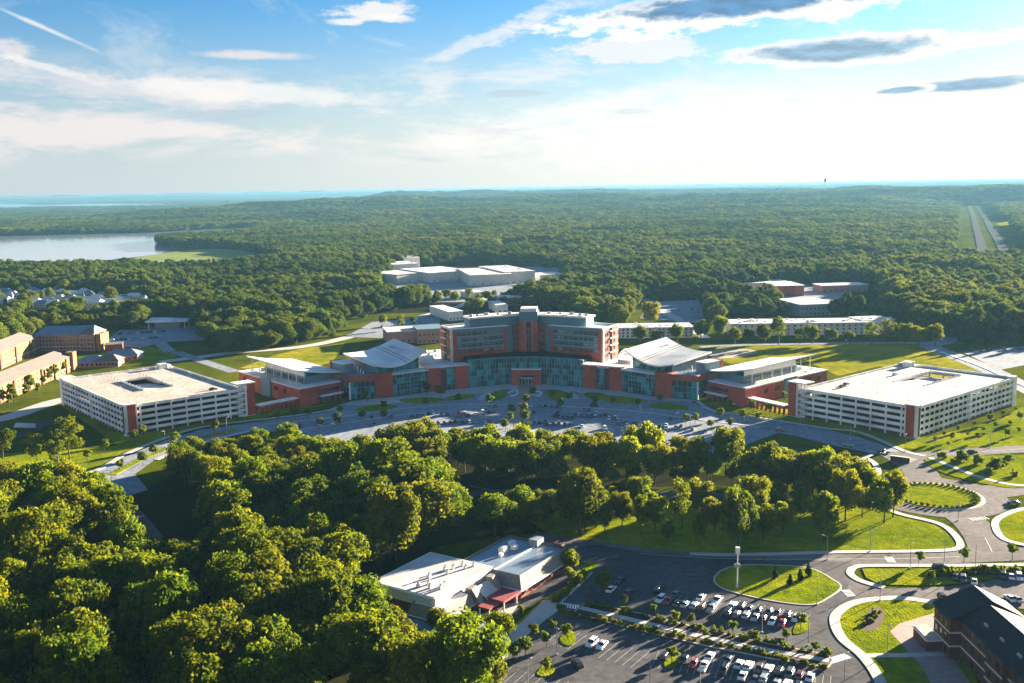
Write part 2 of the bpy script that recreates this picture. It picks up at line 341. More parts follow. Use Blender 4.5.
path('curved_walk', [(480, 400), (486, 394), (498, 389.6), (512, 388)], 3.4, ZA + .03, 'walk'); path('curved_walk', [(541, 388), (556, 389), (570, 392.5), (577, 399)], 3.4, ZA + .03, 'walk')
sheet('brick_walkway', gp([(519, 384.8), (535, 384.8), (534, 395), (527, 403), (526, 413), (522, 417), (521, 428), (524, 432), (521, 449), (504, 449), (508, 432), (514, 428), (514, 416), (512, 412), (517, 402), (517, 395)]), ZA + .05, 'paver')
for px in ([(262, 424.5), (330, 418), (390, 410.5), (450, 404.5), (508, 405)], [(532, 405.5), (590, 408), (640, 412), (700, 420), (760, 427)], [(290, 431.5), (340, 424), (400, 415), (440, 412)]): path('parking_island', px, 1.6, ZA, 'walk', h=.14)
# parking bay stripes, front lots
mb = MB()
def bays(mb, p, q, n, depth, ang=None, z=None):
    z = zup(ZA + .03)
    a = Vector(G(*p)); b = Vector(G(*q)); d = (b - a).normalized(); nn = Vector((-d.y, d.x))
    for i in range(n + 1):
        c = a + (b - a) * i / n; mb.quad((*(c - d * .07), z), (*(c + d * .07), z), (*(c + d * .07 + nn * depth), z), (*(c - d * .07 + nn * depth), z))
for p, q, n in (((532, 414), (625, 421), 22), ((535, 424), (620, 434), 20), ((640, 424), (700, 434), 14), ((420, 416), (505, 414), 22), ((660, 416), (745, 428), 22)): bays(mb, p, q, n, 5); bays(mb, p, q, n, -5)
tag(mb.build('bay_markings', 'bay_paint'), kind='structure')
# oval basin lawn and its looping path
sheet('basin_lawn', gp([(745, 446), (757, 441), (778, 434), (795, 436.5), (836, 447), (862, 455), (868, 462), (852, 471), (815, 474), (780, 472), (740, 470), (725, 460)], True), ZA, 'meadow', kerb=.1)
path('loop_path', [(800, 473), (825, 474), (846, 472), (858, 466), (862, 459), (872, 455)], 2.6, ZA + .11, 'walk', h=.05)
path('loop_path', [(866, 458), (875, 464), (878, 474), (868, 482)], 2.6, ZA + .01, 'walk', h=.08)
# lawns
for px in ([(-40, 482), (-40, 455), (40, 452), (118, 446), (150, 441), (122, 453), (95, 469), (40, 476)],):
    sheet('lawn', gp(px), ZA - .012, 'grass')
sheet('lawn', gp([(560, 545), (520, 512), (560, 503), (640, 500), (760, 504), (850, 500), (899, 515), (939, 525), (956, 539), (956, 549), (921, 551), (836, 552), (768, 554), (700, 553), (640, 549)], False), ZA - .014, 'grass')
sheet('lawn', gp([(926, 460), (960, 456), (1024, 455), (1100, 452), (1100, 478), (1024, 488), (985, 484), (940, 472)], True), ZA, 'grass', kerb=.12)
sheet('lawn', gp([(925, 438), (960, 430), (1000, 420), (1024, 405), (1120, 400), (1120, 440), (1024, 446), (960, 450), (925, 452)]), ZA - .012, 'grass')
sheet('lawn', gp([(858, 435), (800, 425), (756, 415), (700, 403), (740, 400), (925, 436), (925, 450), (900, 448)]), ZA - .016, 'grass')
sheet('lawn', gp([(256, 419), (200, 426), (128, 452), (118, 446), (60, 405), (240, 412), (330, 404), (340, 402)]), ZA - .016, 'grass')
sheet('lawn', gp([(995, 520), (1012, 512), (1040, 508), (1090, 520), (1050, 545), (1005, 541)], True), ZA, 'grass', kerb=.12)
sheet('dry_field', gp([(716, 347), (760, 346), (860, 344), (925, 344), (960, 356), (985, 372), (940, 380), (880, 366), (838, 376), (800, 358), (730, 364), (716, 358)]), ZA - .02, 'gold')
sheet('dry_field', gp([(240, 368), (272, 356), (300, 349), (345, 343), (340, 352), (332, 362), (300, 372)]), ZA - .02, 'gold')
sheet('dry_field', gp([(100, 352), (150, 347), (180, 353), (170, 362), (120, 366)]), ZA - .02, 'grass')
for px, w, m in (([(160, 362), (200, 357), (240, 352), (300, 347), (345, 338), (380, 326), (440, 312), (480, 300), (500, 297)], 12, 'walk'), ([(700, 347), (760, 344.5), (860, 343), (930, 343)], 9, 'drive'),
              ([(1060, 405), (1012, 381), (985, 368), (955, 356), (930, 346), (945, 341), (950, 330), (948, 322)], 15, 'drive'), ([(-60, 430), (5, 418), (50, 403), (95, 390), (60, 376)], 13, 'walk'), ([(-60, 448), (10, 438), (50, 420)], 8, 'asphalt'),
              ([(176, 352), (205, 362), (235, 372)], 9, 'drive'), ([(170, 352), (160, 340), (178, 331)], 10, 'drive'), ([(640, 296), (662, 310), (690, 327), (705, 338)], 9, 'walk'), ([(940, 352), (975, 364), (1005, 377), (1050, 398)], 2.5, 'paint')):
    path('road', px, w, ZA - .004 if m != 'paint' else ZA + .14, m, h=.1 if m == 'paint' else 0)
for px in ([(100, 344), (120, 330), (165, 328), (172, 340), (140, 348)], [(345, 337), (372, 322), (440, 316), (440, 330), (380, 338)], [(640, 318), (650, 302), (700, 300), (706, 324)], [(962, 352), (1030, 346), (1060, 358), (1000, 370)], [(140, 326), (196, 326), (205, 340), (165, 342)]):
    sheet('car_park', gp(px), ZA - .008, 'drive')
sheet('dirt_patch', gp([(710, 351), (745, 349), (757, 353), (730, 358), (712, 357)], True), ZA - .01, 'dirt')
# ------------------------------------------------------------------ roundabout and roads, lower right
RC = Vector(G(935.5, 496))
def circ(c, r, n=48, a0=0, a1=360): return [c + Vector((math.cos(R(a0 + (a1 - a0) * i / n)), math.sin(R(a0 + (a1 - a0) * i / n)))) * r for i in range(n)]
sheet('roundabout_road', circ(RC, 26), ZA + .008, 'asphalt_old')
sheet('roundabout_apron', circ(RC, 17.5), ZA + .01, 'walk', kerb=.08)
sheet('roundabout_lawn', circ(RC, 16.0), ZA + .05, 'grass', kerb=.25)
for px, w in (([(890, 452), (905, 460), (918, 470), (925, 480)], 14), ([(900, 459), (940, 454.5), (1024, 449), (1120, 446)], 11), ([(965, 493), (1000, 491), (1030, 486), (1120, 480)], 15), ([(950, 508), (972, 524), (985, 540), (990, 552)], 13),
              ([(1120, 548), (1024, 554), (960, 557), (900, 559), (846, 559), (768, 560), (700, 558), (640, 553), (555, 541), (530, 536)], 10.5), ([(470, 486), (500, 492)], 1)):
    path('street', px, w, ZA + .004, 'asphalt_old')
for px, cl in (([(930, 458), (950, 466), (985, 479), (1024, 486), (1080, 483)], 0), ([(872, 502), (899, 514), (939, 524), (957, 538), (957, 549), (921, 551.5), (836, 552.5), (768, 554.5), (720, 555), (690, 554)], 0), ([(1100, 500), (1030, 508), (1003, 516), (995, 525), (1005, 540), (1040, 548)], 0),
               ([(1100, 562), (1024, 565), (940, 566), (880, 566), (857, 567), (850, 573), (860, 581), (884, 588)], 0)):
    path('sidewalk', px, 2.4, ZA + .01, 'walk', h=.14)
sheet('lawn', gp([(862, 569), (900, 569), (1024, 568), (1100, 566), (1100, 578), (1000, 577), (960, 584), (920, 586), (880, 585), (866, 578)]), ZA + .004, 'grass', kerb=.12)
sheet('hedge_bed', gp([(930, 573), (1000, 571), (1100, 569), (1100, 574), (1000, 575.6), (935, 578)]), ZA + .128, 'mulch')
sheet('court_car_park', gp([(812, 604), (850, 578), (868, 582), (885, 589), (920, 588), (960, 586), (1000, 579), (1130, 578), (1130, 625), (1000, 606), (935, 606), (898, 599), (857, 603), (838, 614), (834, 624)]), ZA + .006, 'asphalt_old')
sheet('lawn', gp([(935, 606), (898, 599), (857, 603), (840, 614), (836, 624), (844, 640), (866, 658), (884, 690), (900, 760), (1010, 760), (960, 640)], False), ZA + .01, 'grass', kerb=.12)
path('garden_walk', [(940, 604), (898, 598.5), (857, 602.5), (838, 613), (835, 624), (843, 640), (864, 658), (882, 686), (898, 740)], 2.8, ZA + .02, 'walk', h=.15)
path('garden_walk', [(858, 656.5), (900, 656), (952, 654.5)], 2.2, ZA + .145, 'walk', h=.02, sm=False)
sheet('terrace', gp([(890, 632), (900, 624), (937, 613), (942, 640), (950, 655), (975, 690), (940, 700), (922, 668)]), ZA + .135, 'paver')
sheet('garden_bed', gp([(862, 627), (872, 608), (884, 612), (880, 626), (870, 632)], True), ZA + .135, 'mulch')
# ------------------------------------------------------------------ near car park
sheet('near_car_park', gp([(560, 548), (600, 545), (640, 552), (700, 557), (770, 560), (850, 562), (852, 572), (848, 588), (856, 598), (838, 612), (832, 626), (843, 643), (862, 662), (880, 690), (900, 770), (460, 770), (487, 675), (552, 612), (594, 573), (578, 560)]), ZA + .006, 'asphalt')
sheet('lawn_triangle', gp([(714, 580), (722, 571), (740, 566.5), (770, 566), (809, 569), (832, 580), (840, 588), (828, 598), (812, 604.5), (780, 602), (745, 595), (722, 588)], True), ZA + .01, 'grass', kerb=.14)
path('kerb_line', [(714, 580), (722, 571), (740, 566), (770, 565.5), (809, 568.5), (832, 579.5), (841, 588), (828, 598.5), (812, 605.2), (780, 602.6), (745, 595.6), (722, 588.6)], .5, ZA + .01, 'walk', h=.16, closed=True)
strip_px = [(573, 613.5), (586, 603), (640, 614), (700, 629), (770, 645), (826, 655), (833, 661), (828, 668), (770, 659), (700, 645), (640, 631)]
sheet('planted_strip', gp(strip_px), ZA + .01, 'mulch', kerb=.15)
path('kerb_line', strip_px, .5, ZA + .01, 'walk', h=.17, closed=True, sm=False)
path('strip_walk', [(581, 608.5), (640, 622.5), (700, 637), (770, 651.5), (829, 661.5)], 2.3, ZA + .1, 'walk', h=.09, sm=False)
path('strip_walk', [(829, 661.5), (848, 656)], 2.6, ZA + .012, 'paint', sm=False)
mb = MB()
for p, q, n, dd in (((676, 602), (738, 613), 9, 5), ((735, 607), (806, 621), 11, 5), ((655, 660), (830, 686), 24, 5), ((470, 668), (640, 712), 20, 5), ((548, 634), (640, 660), 12, -5)): bays(mb, p, q, n, dd); bays(mb, p, q, n, -dd)
tag(mb.build('bay_markings', 'bay_paint'), kind='structure')
for px in ([(560, 640), (567, 632), (575, 634), (574, 644), (566, 646)], [(537, 674), (546, 664), (554, 666), (553, 673), (545, 677)], [(793, 634), (800, 618), (809, 621), (808, 631)], [(664, 664), (672, 657), (679, 659), (676, 667), (668, 669)]):
    sheet('tree_island', gp(px, True), ZA + .012, 'grass', kerb=.15)
# verge, drive and walks round the community building
sheet('lawn', gp([(488, 672), (540, 622), (562, 602), (590, 572), (600, 566), (588, 560), (560, 586), (520, 620), (470, 660)]), ZA + .005, 'grass')
path('kerb_line', [(487, 674), (530, 632), (553, 611), (592, 573)], .6, ZA + .01, 'walk', h=.15, sm=False)
path('service_drive', [(590, 548), (572, 566), (552, 586), (528, 600), (505, 612)], 6.5, ZA + .008, 'asphalt')
sheet('plaza_walk', gp([(522, 622), (543, 601), (558, 600), (566, 605), (558, 611), (528, 634), (505, 648), (498, 640)]), ZA + .02, 'walk')
sheet('entry_paving', gp([(478, 628), (505, 605), (520, 602), (512, 615), (490, 636)]), ZA + .02, 'walk')
mb = MB(); a, b = Vector(G(562, 605)), Vector(G(580, 608))
zc = zup(ZA + .03)
for i in range(7): c = a + (b - a) * (i + .3) / 7; strip_mb(mb, [c - Vector((.2, 1.6)), c + Vector((.2, 1.6))], .5, zc)
tag(mb.build('crosswalk', 'paint'), kind='structure')
mb = MB()
for p, q, n in (((888, 557), (892, 563), 5), ((845, 590), (852, 597), 5), ((970, 520), (988, 518), 6), ((905, 463), (915, 459), 5)):
    a, b = Vector(G(*p)), Vector(G(*q)); d = (b - a).normalized(); nn = Vector((-d.y, d.x)) * 1.4
    for i in range(n): c = a + (b - a) * (i + .5) / n; strip_mb(mb, [c - nn, c + nn], .5, zc + .003)
tag(mb.build('crosswalk', 'paint'), kind='structure')
mb = MB()
for px in ([(768, 560.2), (846, 559.4), (900, 559), (960, 557)], [(640, 553.5), (700, 558), (768, 560.2)], [(1024, 449), (940, 454.6)], [(992, 552), (985, 538)]):
    l = smooth([Vector(G(*p)) for p in px]); strip_mb(mb, l, .18, zc + .006)
tag(mb.build('lane_marking', 'paint'), kind='structure')
# ------------------------------------------------------------------ hospital frame: u to the right along the front, v away from the camera
HU = Vector((.99647, -.08395)); HV = Vector((.08395, .99647)); HO = Vector((5.23, 567.1))
def hp(u, v): return HO + HU * u + HV * v
S2 = math.sqrt(2)
def hab(s, a, b): return hp(s * (a + b) / S2, (b - a) / S2)          # 45-degree grid of one half, s = -1 left, +1 right
def wall_windows(parent, p, q, zs, n, w, h, m='window', inset=.0, name='window', margin=.5, proud=.06, frame=None, skip=None):
    """window panes on the wall from p to q (outside on its right)"""
    p, q = Vector(p), Vector(q); L = (q - p).length; d = (q - p) / L; out = []; nn = Vector((d.y, -d.x))
    for z in zs:
        for i in range(n):
            if skip and skip(i, z): continue
            c = L * (i + .5) / n if not inset else inset + (L - 2 * inset) * (i + .5) / n
            a, b = p + d * (c - w / 2), p + d * (c + w / 2)
            mb = MB(); mb.prism([a, b, b + nn * proud, a + nn * proud], z, z + h); o = mb.build(name, m, parent); out.append(o)
            if frame:
                fb = MB(); fb.prism([a - d * .15, b + d * .15, b + d * .15 + nn * (proud + .1), a - d * .15 + nn * (proud + .1)], z - .3, z - .004); fb.build('sill', frame, o)
    return out
def curtain(parent, p, q, z0, z1, nx, nz, name='curtain_wall', m='glass', fr='metal'):
    p, q = Vector(p), Vector(q); d = (q - p).normalized(); nn = Vector((d.y, -d.x))
    g = MB().prism([p, q, q - nn * .5, p - nn * .5], z0, z1).build(name, m, parent); f = MB()
    for i in range(nx + 1):
        c = p + (q - p) * i / nx; f.prism([c - d * .09 + nn * .01, c + d * .09 + nn * .01, c + d * .09 + nn * .16, c - d * .09 + nn * .16], z0, z1)
    for k in range(1, nz):
        z = z0 + (z1 - z0) * k / nz; f.prism([p + nn * .01, q + nn * .01, q + nn * .12, p + nn * .12], z - .1, z + .1)
    f.build('window_frame', fr, g); return g
def slab(parent, pts, z0, z1, name, m): return MB().prism(pts, z0, z1).build(name, m, parent)
def H(pts): return [hp(*p) for p in pts]

# ---- central tower
tw = thing('hospital_tower', 'blue-grey hospital tower with two angled wings either side of a tall red brick shaft', 'hospital')
def tower_half(s, parent):
    f = lambda pts: [hp(s * u, v) for u, v in pts]
    # wing body
    body = f([(11, 88), (14.5, 85), (48, 67.5), (58, 86), (44, 95), (24, 106), (11, 106)])
    wing = slab(parent, body, 0, 31, 'wing', 'panel')
    rf = f([(12, 89), (15, 86), (47.6, 68.6), (56.8, 85.4), (44, 94), (24, 105), (12, 105)])
    slab(wing, rf, 31.02, 31.12, 'roof', 'white_roof')
    pw = MB()
    for i in range(1, 6): a, b = body[i], body[(i + 1) % 7]; pw.seg(a, b, .5 * -s, 31.01, 32, -.02)
    pw.build('parapet', 'trim', wing)
    # front facade: brick base row and brick end quoins, metal panels with strips of windows
    p, q = (hp(s * 14.5, 85), hp(s * 48, 67.5)) if s > 0 else (hp(-48, 67.5), hp(-14.5, 85))
    p, q = Vector(p), Vector(q); d = (q - p).normalized(); nn = Vector((d.y, -d.x)); L = (q - p).length
    at = lambda t, o=0: p + d * t + nn * o
    inn, outr = ((0, 1.8), (L - 2.6, L)) if s > 0 else ((L - 1.8, L), (0, 2.6))
    for (a, b), z0, z1 in ((inn, 19.3, 29.6), (outr, 19.3, 30.4), ((0, L), 12.5, 19.2)):
        MB().prism([at(a, .02), at(b, .02), at(b, .3), at(a, .3)], z0, z1).build('brick_facing', 'brick', wing)
    MB().prism([at(-.2, .02), at(L + .2, .02), at(L + .2, .7), at(-.2, .7)], 30.5, 31.4).build('cornice', 'panel', wing)
    for r in range(4):
        z = 17.1 + 3.45 * r
        for i in range(9):
            t = 2 + (L - 4) * (i + .5) / 9; hh = 1.7; ww = 2.5 if (i + r) % 3 else 3.1
            oo = .31 if (r == 0 or t < 3.6 or t > L - 4.2) else .03; ww += rnd.choice((0, 0, .8)); pm = 'window_pale' if rnd.random() < .22 else 'window'
            o = MB().prism([at(t - ww / 2, oo), at(t + ww / 2, oo), at(t + ww / 2, oo + .08), at(t - ww / 2, oo + .08)], z, z + hh).build('window', pm, wing)
            MB().prism([at(t - ww / 2, oo + .09), at(t + ww / 2, oo + .09), at(t + ww / 2, oo + .16), at(t - ww / 2, oo + .16)], z + hh * .55, z + hh * .65).build('window_frame', 'metal', o)
        if r: MB().prism([at(2.8, .02), at(L - 2.8, .02), at(L - 2.8, .1), at(2.8, .1)], z - .8, z - .6).build('reveal', 'metal', wing)
    # end wall: brick with white bands, balcony recess and a cream corner pier
    p, q = (hp(s * 48, 67.5), hp(s * 58, 86)) if s > 0 else (hp(-58, 86), hp(-48, 67.5))
    p, q = Vector(p), Vector(q); d2 = (q - p).normalized(); n2 = Vector((d2.y, -d2.x)); L2 = (q - p).length
    a2 = lambda t, o=0: (p + d2 * t + n2 * o) if s > 0 else (q - d2 * t + n2 * o)
    def pl(t0, t1, o0, o1, z0, z1, nm, m): return MB().prism([a2(t0, o0), a2(t1, o0), a2(t1, o1), a2(t0, o1)], z0, z1).build(nm, m, wing)
    pl(0, 2.0, .02, 1.2, 10, 31.2, 'corner_pier', 'stone'); pl(2.2, 9.2, .02, .6, 10, 30.4, 'brick_facing', 'brick'); pl(9.4, 12.6, .02, .3, 10, 30.4, 'stair_glazing', 'glass'); pl(12.8, L2, .02, 1.0, 10, 30.8, 'brick_facing', 'brick')
    for r in range(4):
        z = 13.4 + 4.25 * r
        for t in (3.2, 6.2): w = pl(t, t + 2.1, .61, .68, z, z + 2.2, 'window', 'window')
        pl(9.6, 20.4, 1.02, 1.5, z + 2.6, z + 3.3, 'balcony_band', 'stone'); pl(14.6, 16.6, 1.02, 1.1, z, z + 2, 'window', 'window')
    # set-back plant floor
    pb = f([(6.5, 93), (15, 89.5), (38, 77.6), (43, 87.6), (36, 93), (22, 102), (6.5, 104)])
    ph = slab(parent, pb, 31.13, 36.4, 'plant_floor', 'plant')
    big = f([(6.2, 92.4), (14.8, 88.8), (38.3, 76.6), (44, 87.9), (36.6, 94), (22, 103), (6.2, 104.6)]); rfp = slab(ph, big, 36.42, 37.4, 'roof', 'white_roof')
    for x, y, w_ in ((12, 95, 2.4), (20, 92, 1.6), (27, 90, 3), (33, 85, 1.8), (37, 84, 2.2)): slab(rfp, f([(x, y), (x + w_, y), (x + w_, y + w_ * .8), (x, y + w_ * .8)]), 37.41, 38.0 + w_ * .25, 'rooftop_unit', 'metal')
for s in (-1, 1): tower_half(s, tw)
f = lambda pts: H(pts)
sh = slab(tw, f([(-6, 86.5), (6, 86.5), (6, 100), (-6, 100)]), 0, 34, 'shaft', 'brick')
slab(sh, f([(-6.2, 86.3), (6.2, 86.3), (6.2, 100.2), (-6.2, 100.2)]), 34.02, 39.6, 'shaft_crown', 'plant'); slab(sh, f([(-5.4, 87), (5.4, 87), (5.4, 99.6), (-5.4, 99.6)]), 39.62, 41.6, 'roof', 'white_roof')
for r in range(5): slab(sh, f([(-1.5, 86.2), (1.5, 86.2), (1.5, 86.48), (-1.5, 86.48)]), 13.6 + 4.1 * r, 16.8 + 4.1 * r, 'window', 'window')
for s in (-1, 1):
    slab(sh, H([(s * 2.1, 86.1), (s * 2.5, 86.1), (s * 2.5, 86.48), (s * 2.1, 86.48)]), 13, 34, 'pilaster', 'metal')
    rc = slab(tw, H([(s * 6.05, 90.5), (s * 10.9, 90.5), (s * 10.9, 100), (s * 6.05, 100)]), 0, 31, 'recess_wall', 'brick')
    for r in range(4): slab(rc, H([(s * 7.2, 90.2), (s * 9.9, 90.2), (s * 9.9, 90.48), (s * 7.2, 90.48)]), 13.8 + 4.2 * r, 16.4 + 4.2 * r, 'window', 'window')

k_ = .965; d_ = hp(0, 66) - hp(0, 86.5) * k_; tw.scale = (k_, k_, 1.06); tw.location = (d_.x, d_.y, 0)      # size taken again from the roofline survey
# ---- entrance podium with curved glass front
pdm = thing('hospital_podium', 'curved teal glass entrance podium with brick portal at the foot of the tower', 'hospital')
arc = [(9.2, 42.2), (14, 40.9), (19, 39), (24, 36.6), (29.5, 33.8), (35, 30.5)]
back = H([(-x, y + .55) for x, y in reversed(arc)]) + H([(x, y + .55) for x, y in arc]) + H([(40, 50), (47.8, 67.2), (14.5, 84.8), (10.8, 88), (10.8, 90.3), (6.1, 90.3), (6.1, 86.3), (-6.1, 86.3), (-6.1, 90.3), (-10.8, 90.3), (-10.8, 88), (-14.5, 84.8), (-47.8, 67.2), (-40, 50)])
slab(pdm, back, 0, 16.3, 'core', 'garden')
for s in (-1, 1): slab(pdm, H([(s * 35.2, 31.2), (s * 43, 27.6), (s * 51, 23.4), (s * 58, 20), (s * 66, 60), (s * 48.2, 67.1), (s * 40.2, 49.9)]), 0, 12.4, 'side_block', 'white_roof')
for s in (-1, 1):
    for i in range(5):
        a, b = (arc[i], arc[i + 1]); p, q = hp(s * a[0], a[1]), hp(s * b[0], b[1])
        if s < 0: p, q = q, p
        curtain(pdm, p, q, .1, 16.2, 3, 5)
    er = MB()
    for i in range(5):
        a, b = arc[i], arc[i + 1]; er.prism(H([(s * a[0], a[1] - .5), (s * b[0], b[1] - .5), (s * (b[0] + .3), b[1] + 1.8), (s * a[0], a[1] + 2)]), 16.32, 16.9)
    er.build('eyebrow_roof', 'panel', pdm)
    p, q = (hp(s * 51, 23), hp(s * 58, 19.5)); p2, q2 = hp(s * 35, 30), hp(s * 43, 27)
    for a, b in ((p2, q2), (p, q)):
        a, b = (a, b) if s > 0 else (b, a); MB().seg(a, b, 7, 0, 13.9, .6).build('brick_pier', 'brick', pdm)
    a, b = hp(s * 43, 27.3), hp(s * 47.4, 25); a, b = (a, b) if s > 0 else (b, a); curtain(pdm, a, b, .1, 12.3, 2, 4)
    a, b = hp(s * 47.4, 24.75), hp(s * 51, 23.0); a, b = (a, b) if s > 0 else (b, a); MB().seg(a, b, 3, .05, 12.38, .1).build('brick_recess', 'brick_dark', pdm)
    a, b = hp(s * 34, 30.6), hp(s * 59, 19); a, b = (a, b) if s > 0 else (b, a); MB().seg(a, b, 8.4, 13.92, 14.6, .9).build('flat_roof_edge', 'white_roof', pdm)
por = slab(pdm, H([(-9.1, 38.6), (-4.2, 38.6), (-4.2, 46), (-9.1, 46)]), 0, 9.4, 'portal_pier', 'brick'); slab(pdm, H([(4.2, 38.6), (9.1, 38.6), (9.1, 46), (4.2, 46)]), 0, 9.4, 'portal_pier', 'brick')
slab(pdm, H([(-4.18, 38.62), (4.18, 38.62), (4.18, 46), (-4.18, 46)]), 6, 9.38, 'portal_lintel', 'brick'); slab(pdm, H([(-9.3, 38.4), (9.3, 38.4), (9.3, 46.1), (-9.3, 46.1)]), 9.42, 9.9, 'portal_coping', 'trim')
dg = slab(pdm, H([(-4.1, 42), (4.1, 42), (4.1, 42.4), (-4.1, 42.4)]), .05, 5.98, 'entrance_doors', 'glass'); slab(dg, H([(-4.1, 41.7), (4.1, 41.7), (4.1, 41.98), (-4.1, 41.98)]), 3.2, 3.9, 'transom', 'trim')
for t in (-3, -1, 1, 3): slab(dg, H([(t - .12, 41.8), (t + .12, 41.8), (t + .12, 41.97), (t - .12, 41.97)]), .05, 3.18, 'door_post', 'trim')
curtain(pdm, hp(-9.1, 42.3), hp(9.1, 42.3), 9.92, 16.2, 8, 2, 'clerestory'); slab(pdm, H([(-9.1, 41.8), (9.1, 41.8), (9.1, 44), (-9.1, 44)]), 16.32, 16.9, 'eyebrow_roof', 'panel')
# low white roof decks and plant between podium and pavilions
for s in (-1, 1):
    slab(pdm, H([(s * 56, 39), (s * 63.6, 33), (s * 70, 48), (s * 62, 55)]), 12.42, 15.4, 'light_well_wall', 'stone')
    slab(pdm, H([(s * 55.6, 38.6), (s * 64, 32.4), (s * 70.5, 48), (s * 62, 55.6)]), 15.42, 15.9, 'roof_deck', 'white_roof')
    slab(pdm, H([(s * 56, 62), (s * 66, 62), (s * 80, 96), (s * 62, 104), (s * 58.5, 88)]), 0, 12, 'rear_block', 'white_roof')
    for x, y, w_ in ((62, 68, 3), (66, 78, 2.2), (70, 88, 3.2), (64, 92, 2), (61, 74, 1.4)): slab(pdm, H([(s * x, y), (s * (x + w_), y), (s * (x + w_), y + w_ * .7), (s * x, y + w_ * .7)]), 12.02, 13.2 + w_ * .2, 'rooftop_unit', 'metal')

def wing_roof(mb, P, nx, ny, zf, th=.9):
    """curved slab: P(i/nx, j/ny) -> plan point, zf -> height"""
    top = [[(*P(i / nx, j / ny), zf(i / nx, j / ny)) for j in range(ny + 1)] for i in range(nx + 1)]
    n = len(mb.v); w = ny + 1
    for row in top: mb.v += row
    for row in top: mb.v += [(x, y, z - th) for x, y, z in row]
    o = (nx + 1) * w
    for i in range(nx):
        for j in range(ny):
            a, b, c, d = n + i * w + j, n + (i + 1) * w + j, n + (i + 1) * w + j + 1, n + i * w + j + 1
            mb.f.append((a, b, c, d)); mb.f.append((o + a, o + d, o + c, o + b))
    for i in range(nx):
        for j in (0, ny): a, b = n + i * w + j, n + (i + 1) * w + j; mb.f.append((a, o + a, o + b, b) if j == 0 else (a, b, o + b, o + a))
    for j in range(ny):
        for i in (0, nx): a, b = n + i * w + j, n + i * w + j + 1; mb.f.append((a, b, o + b, o + a) if i == 0 else (a, o + a, o + b, b))
    return mb
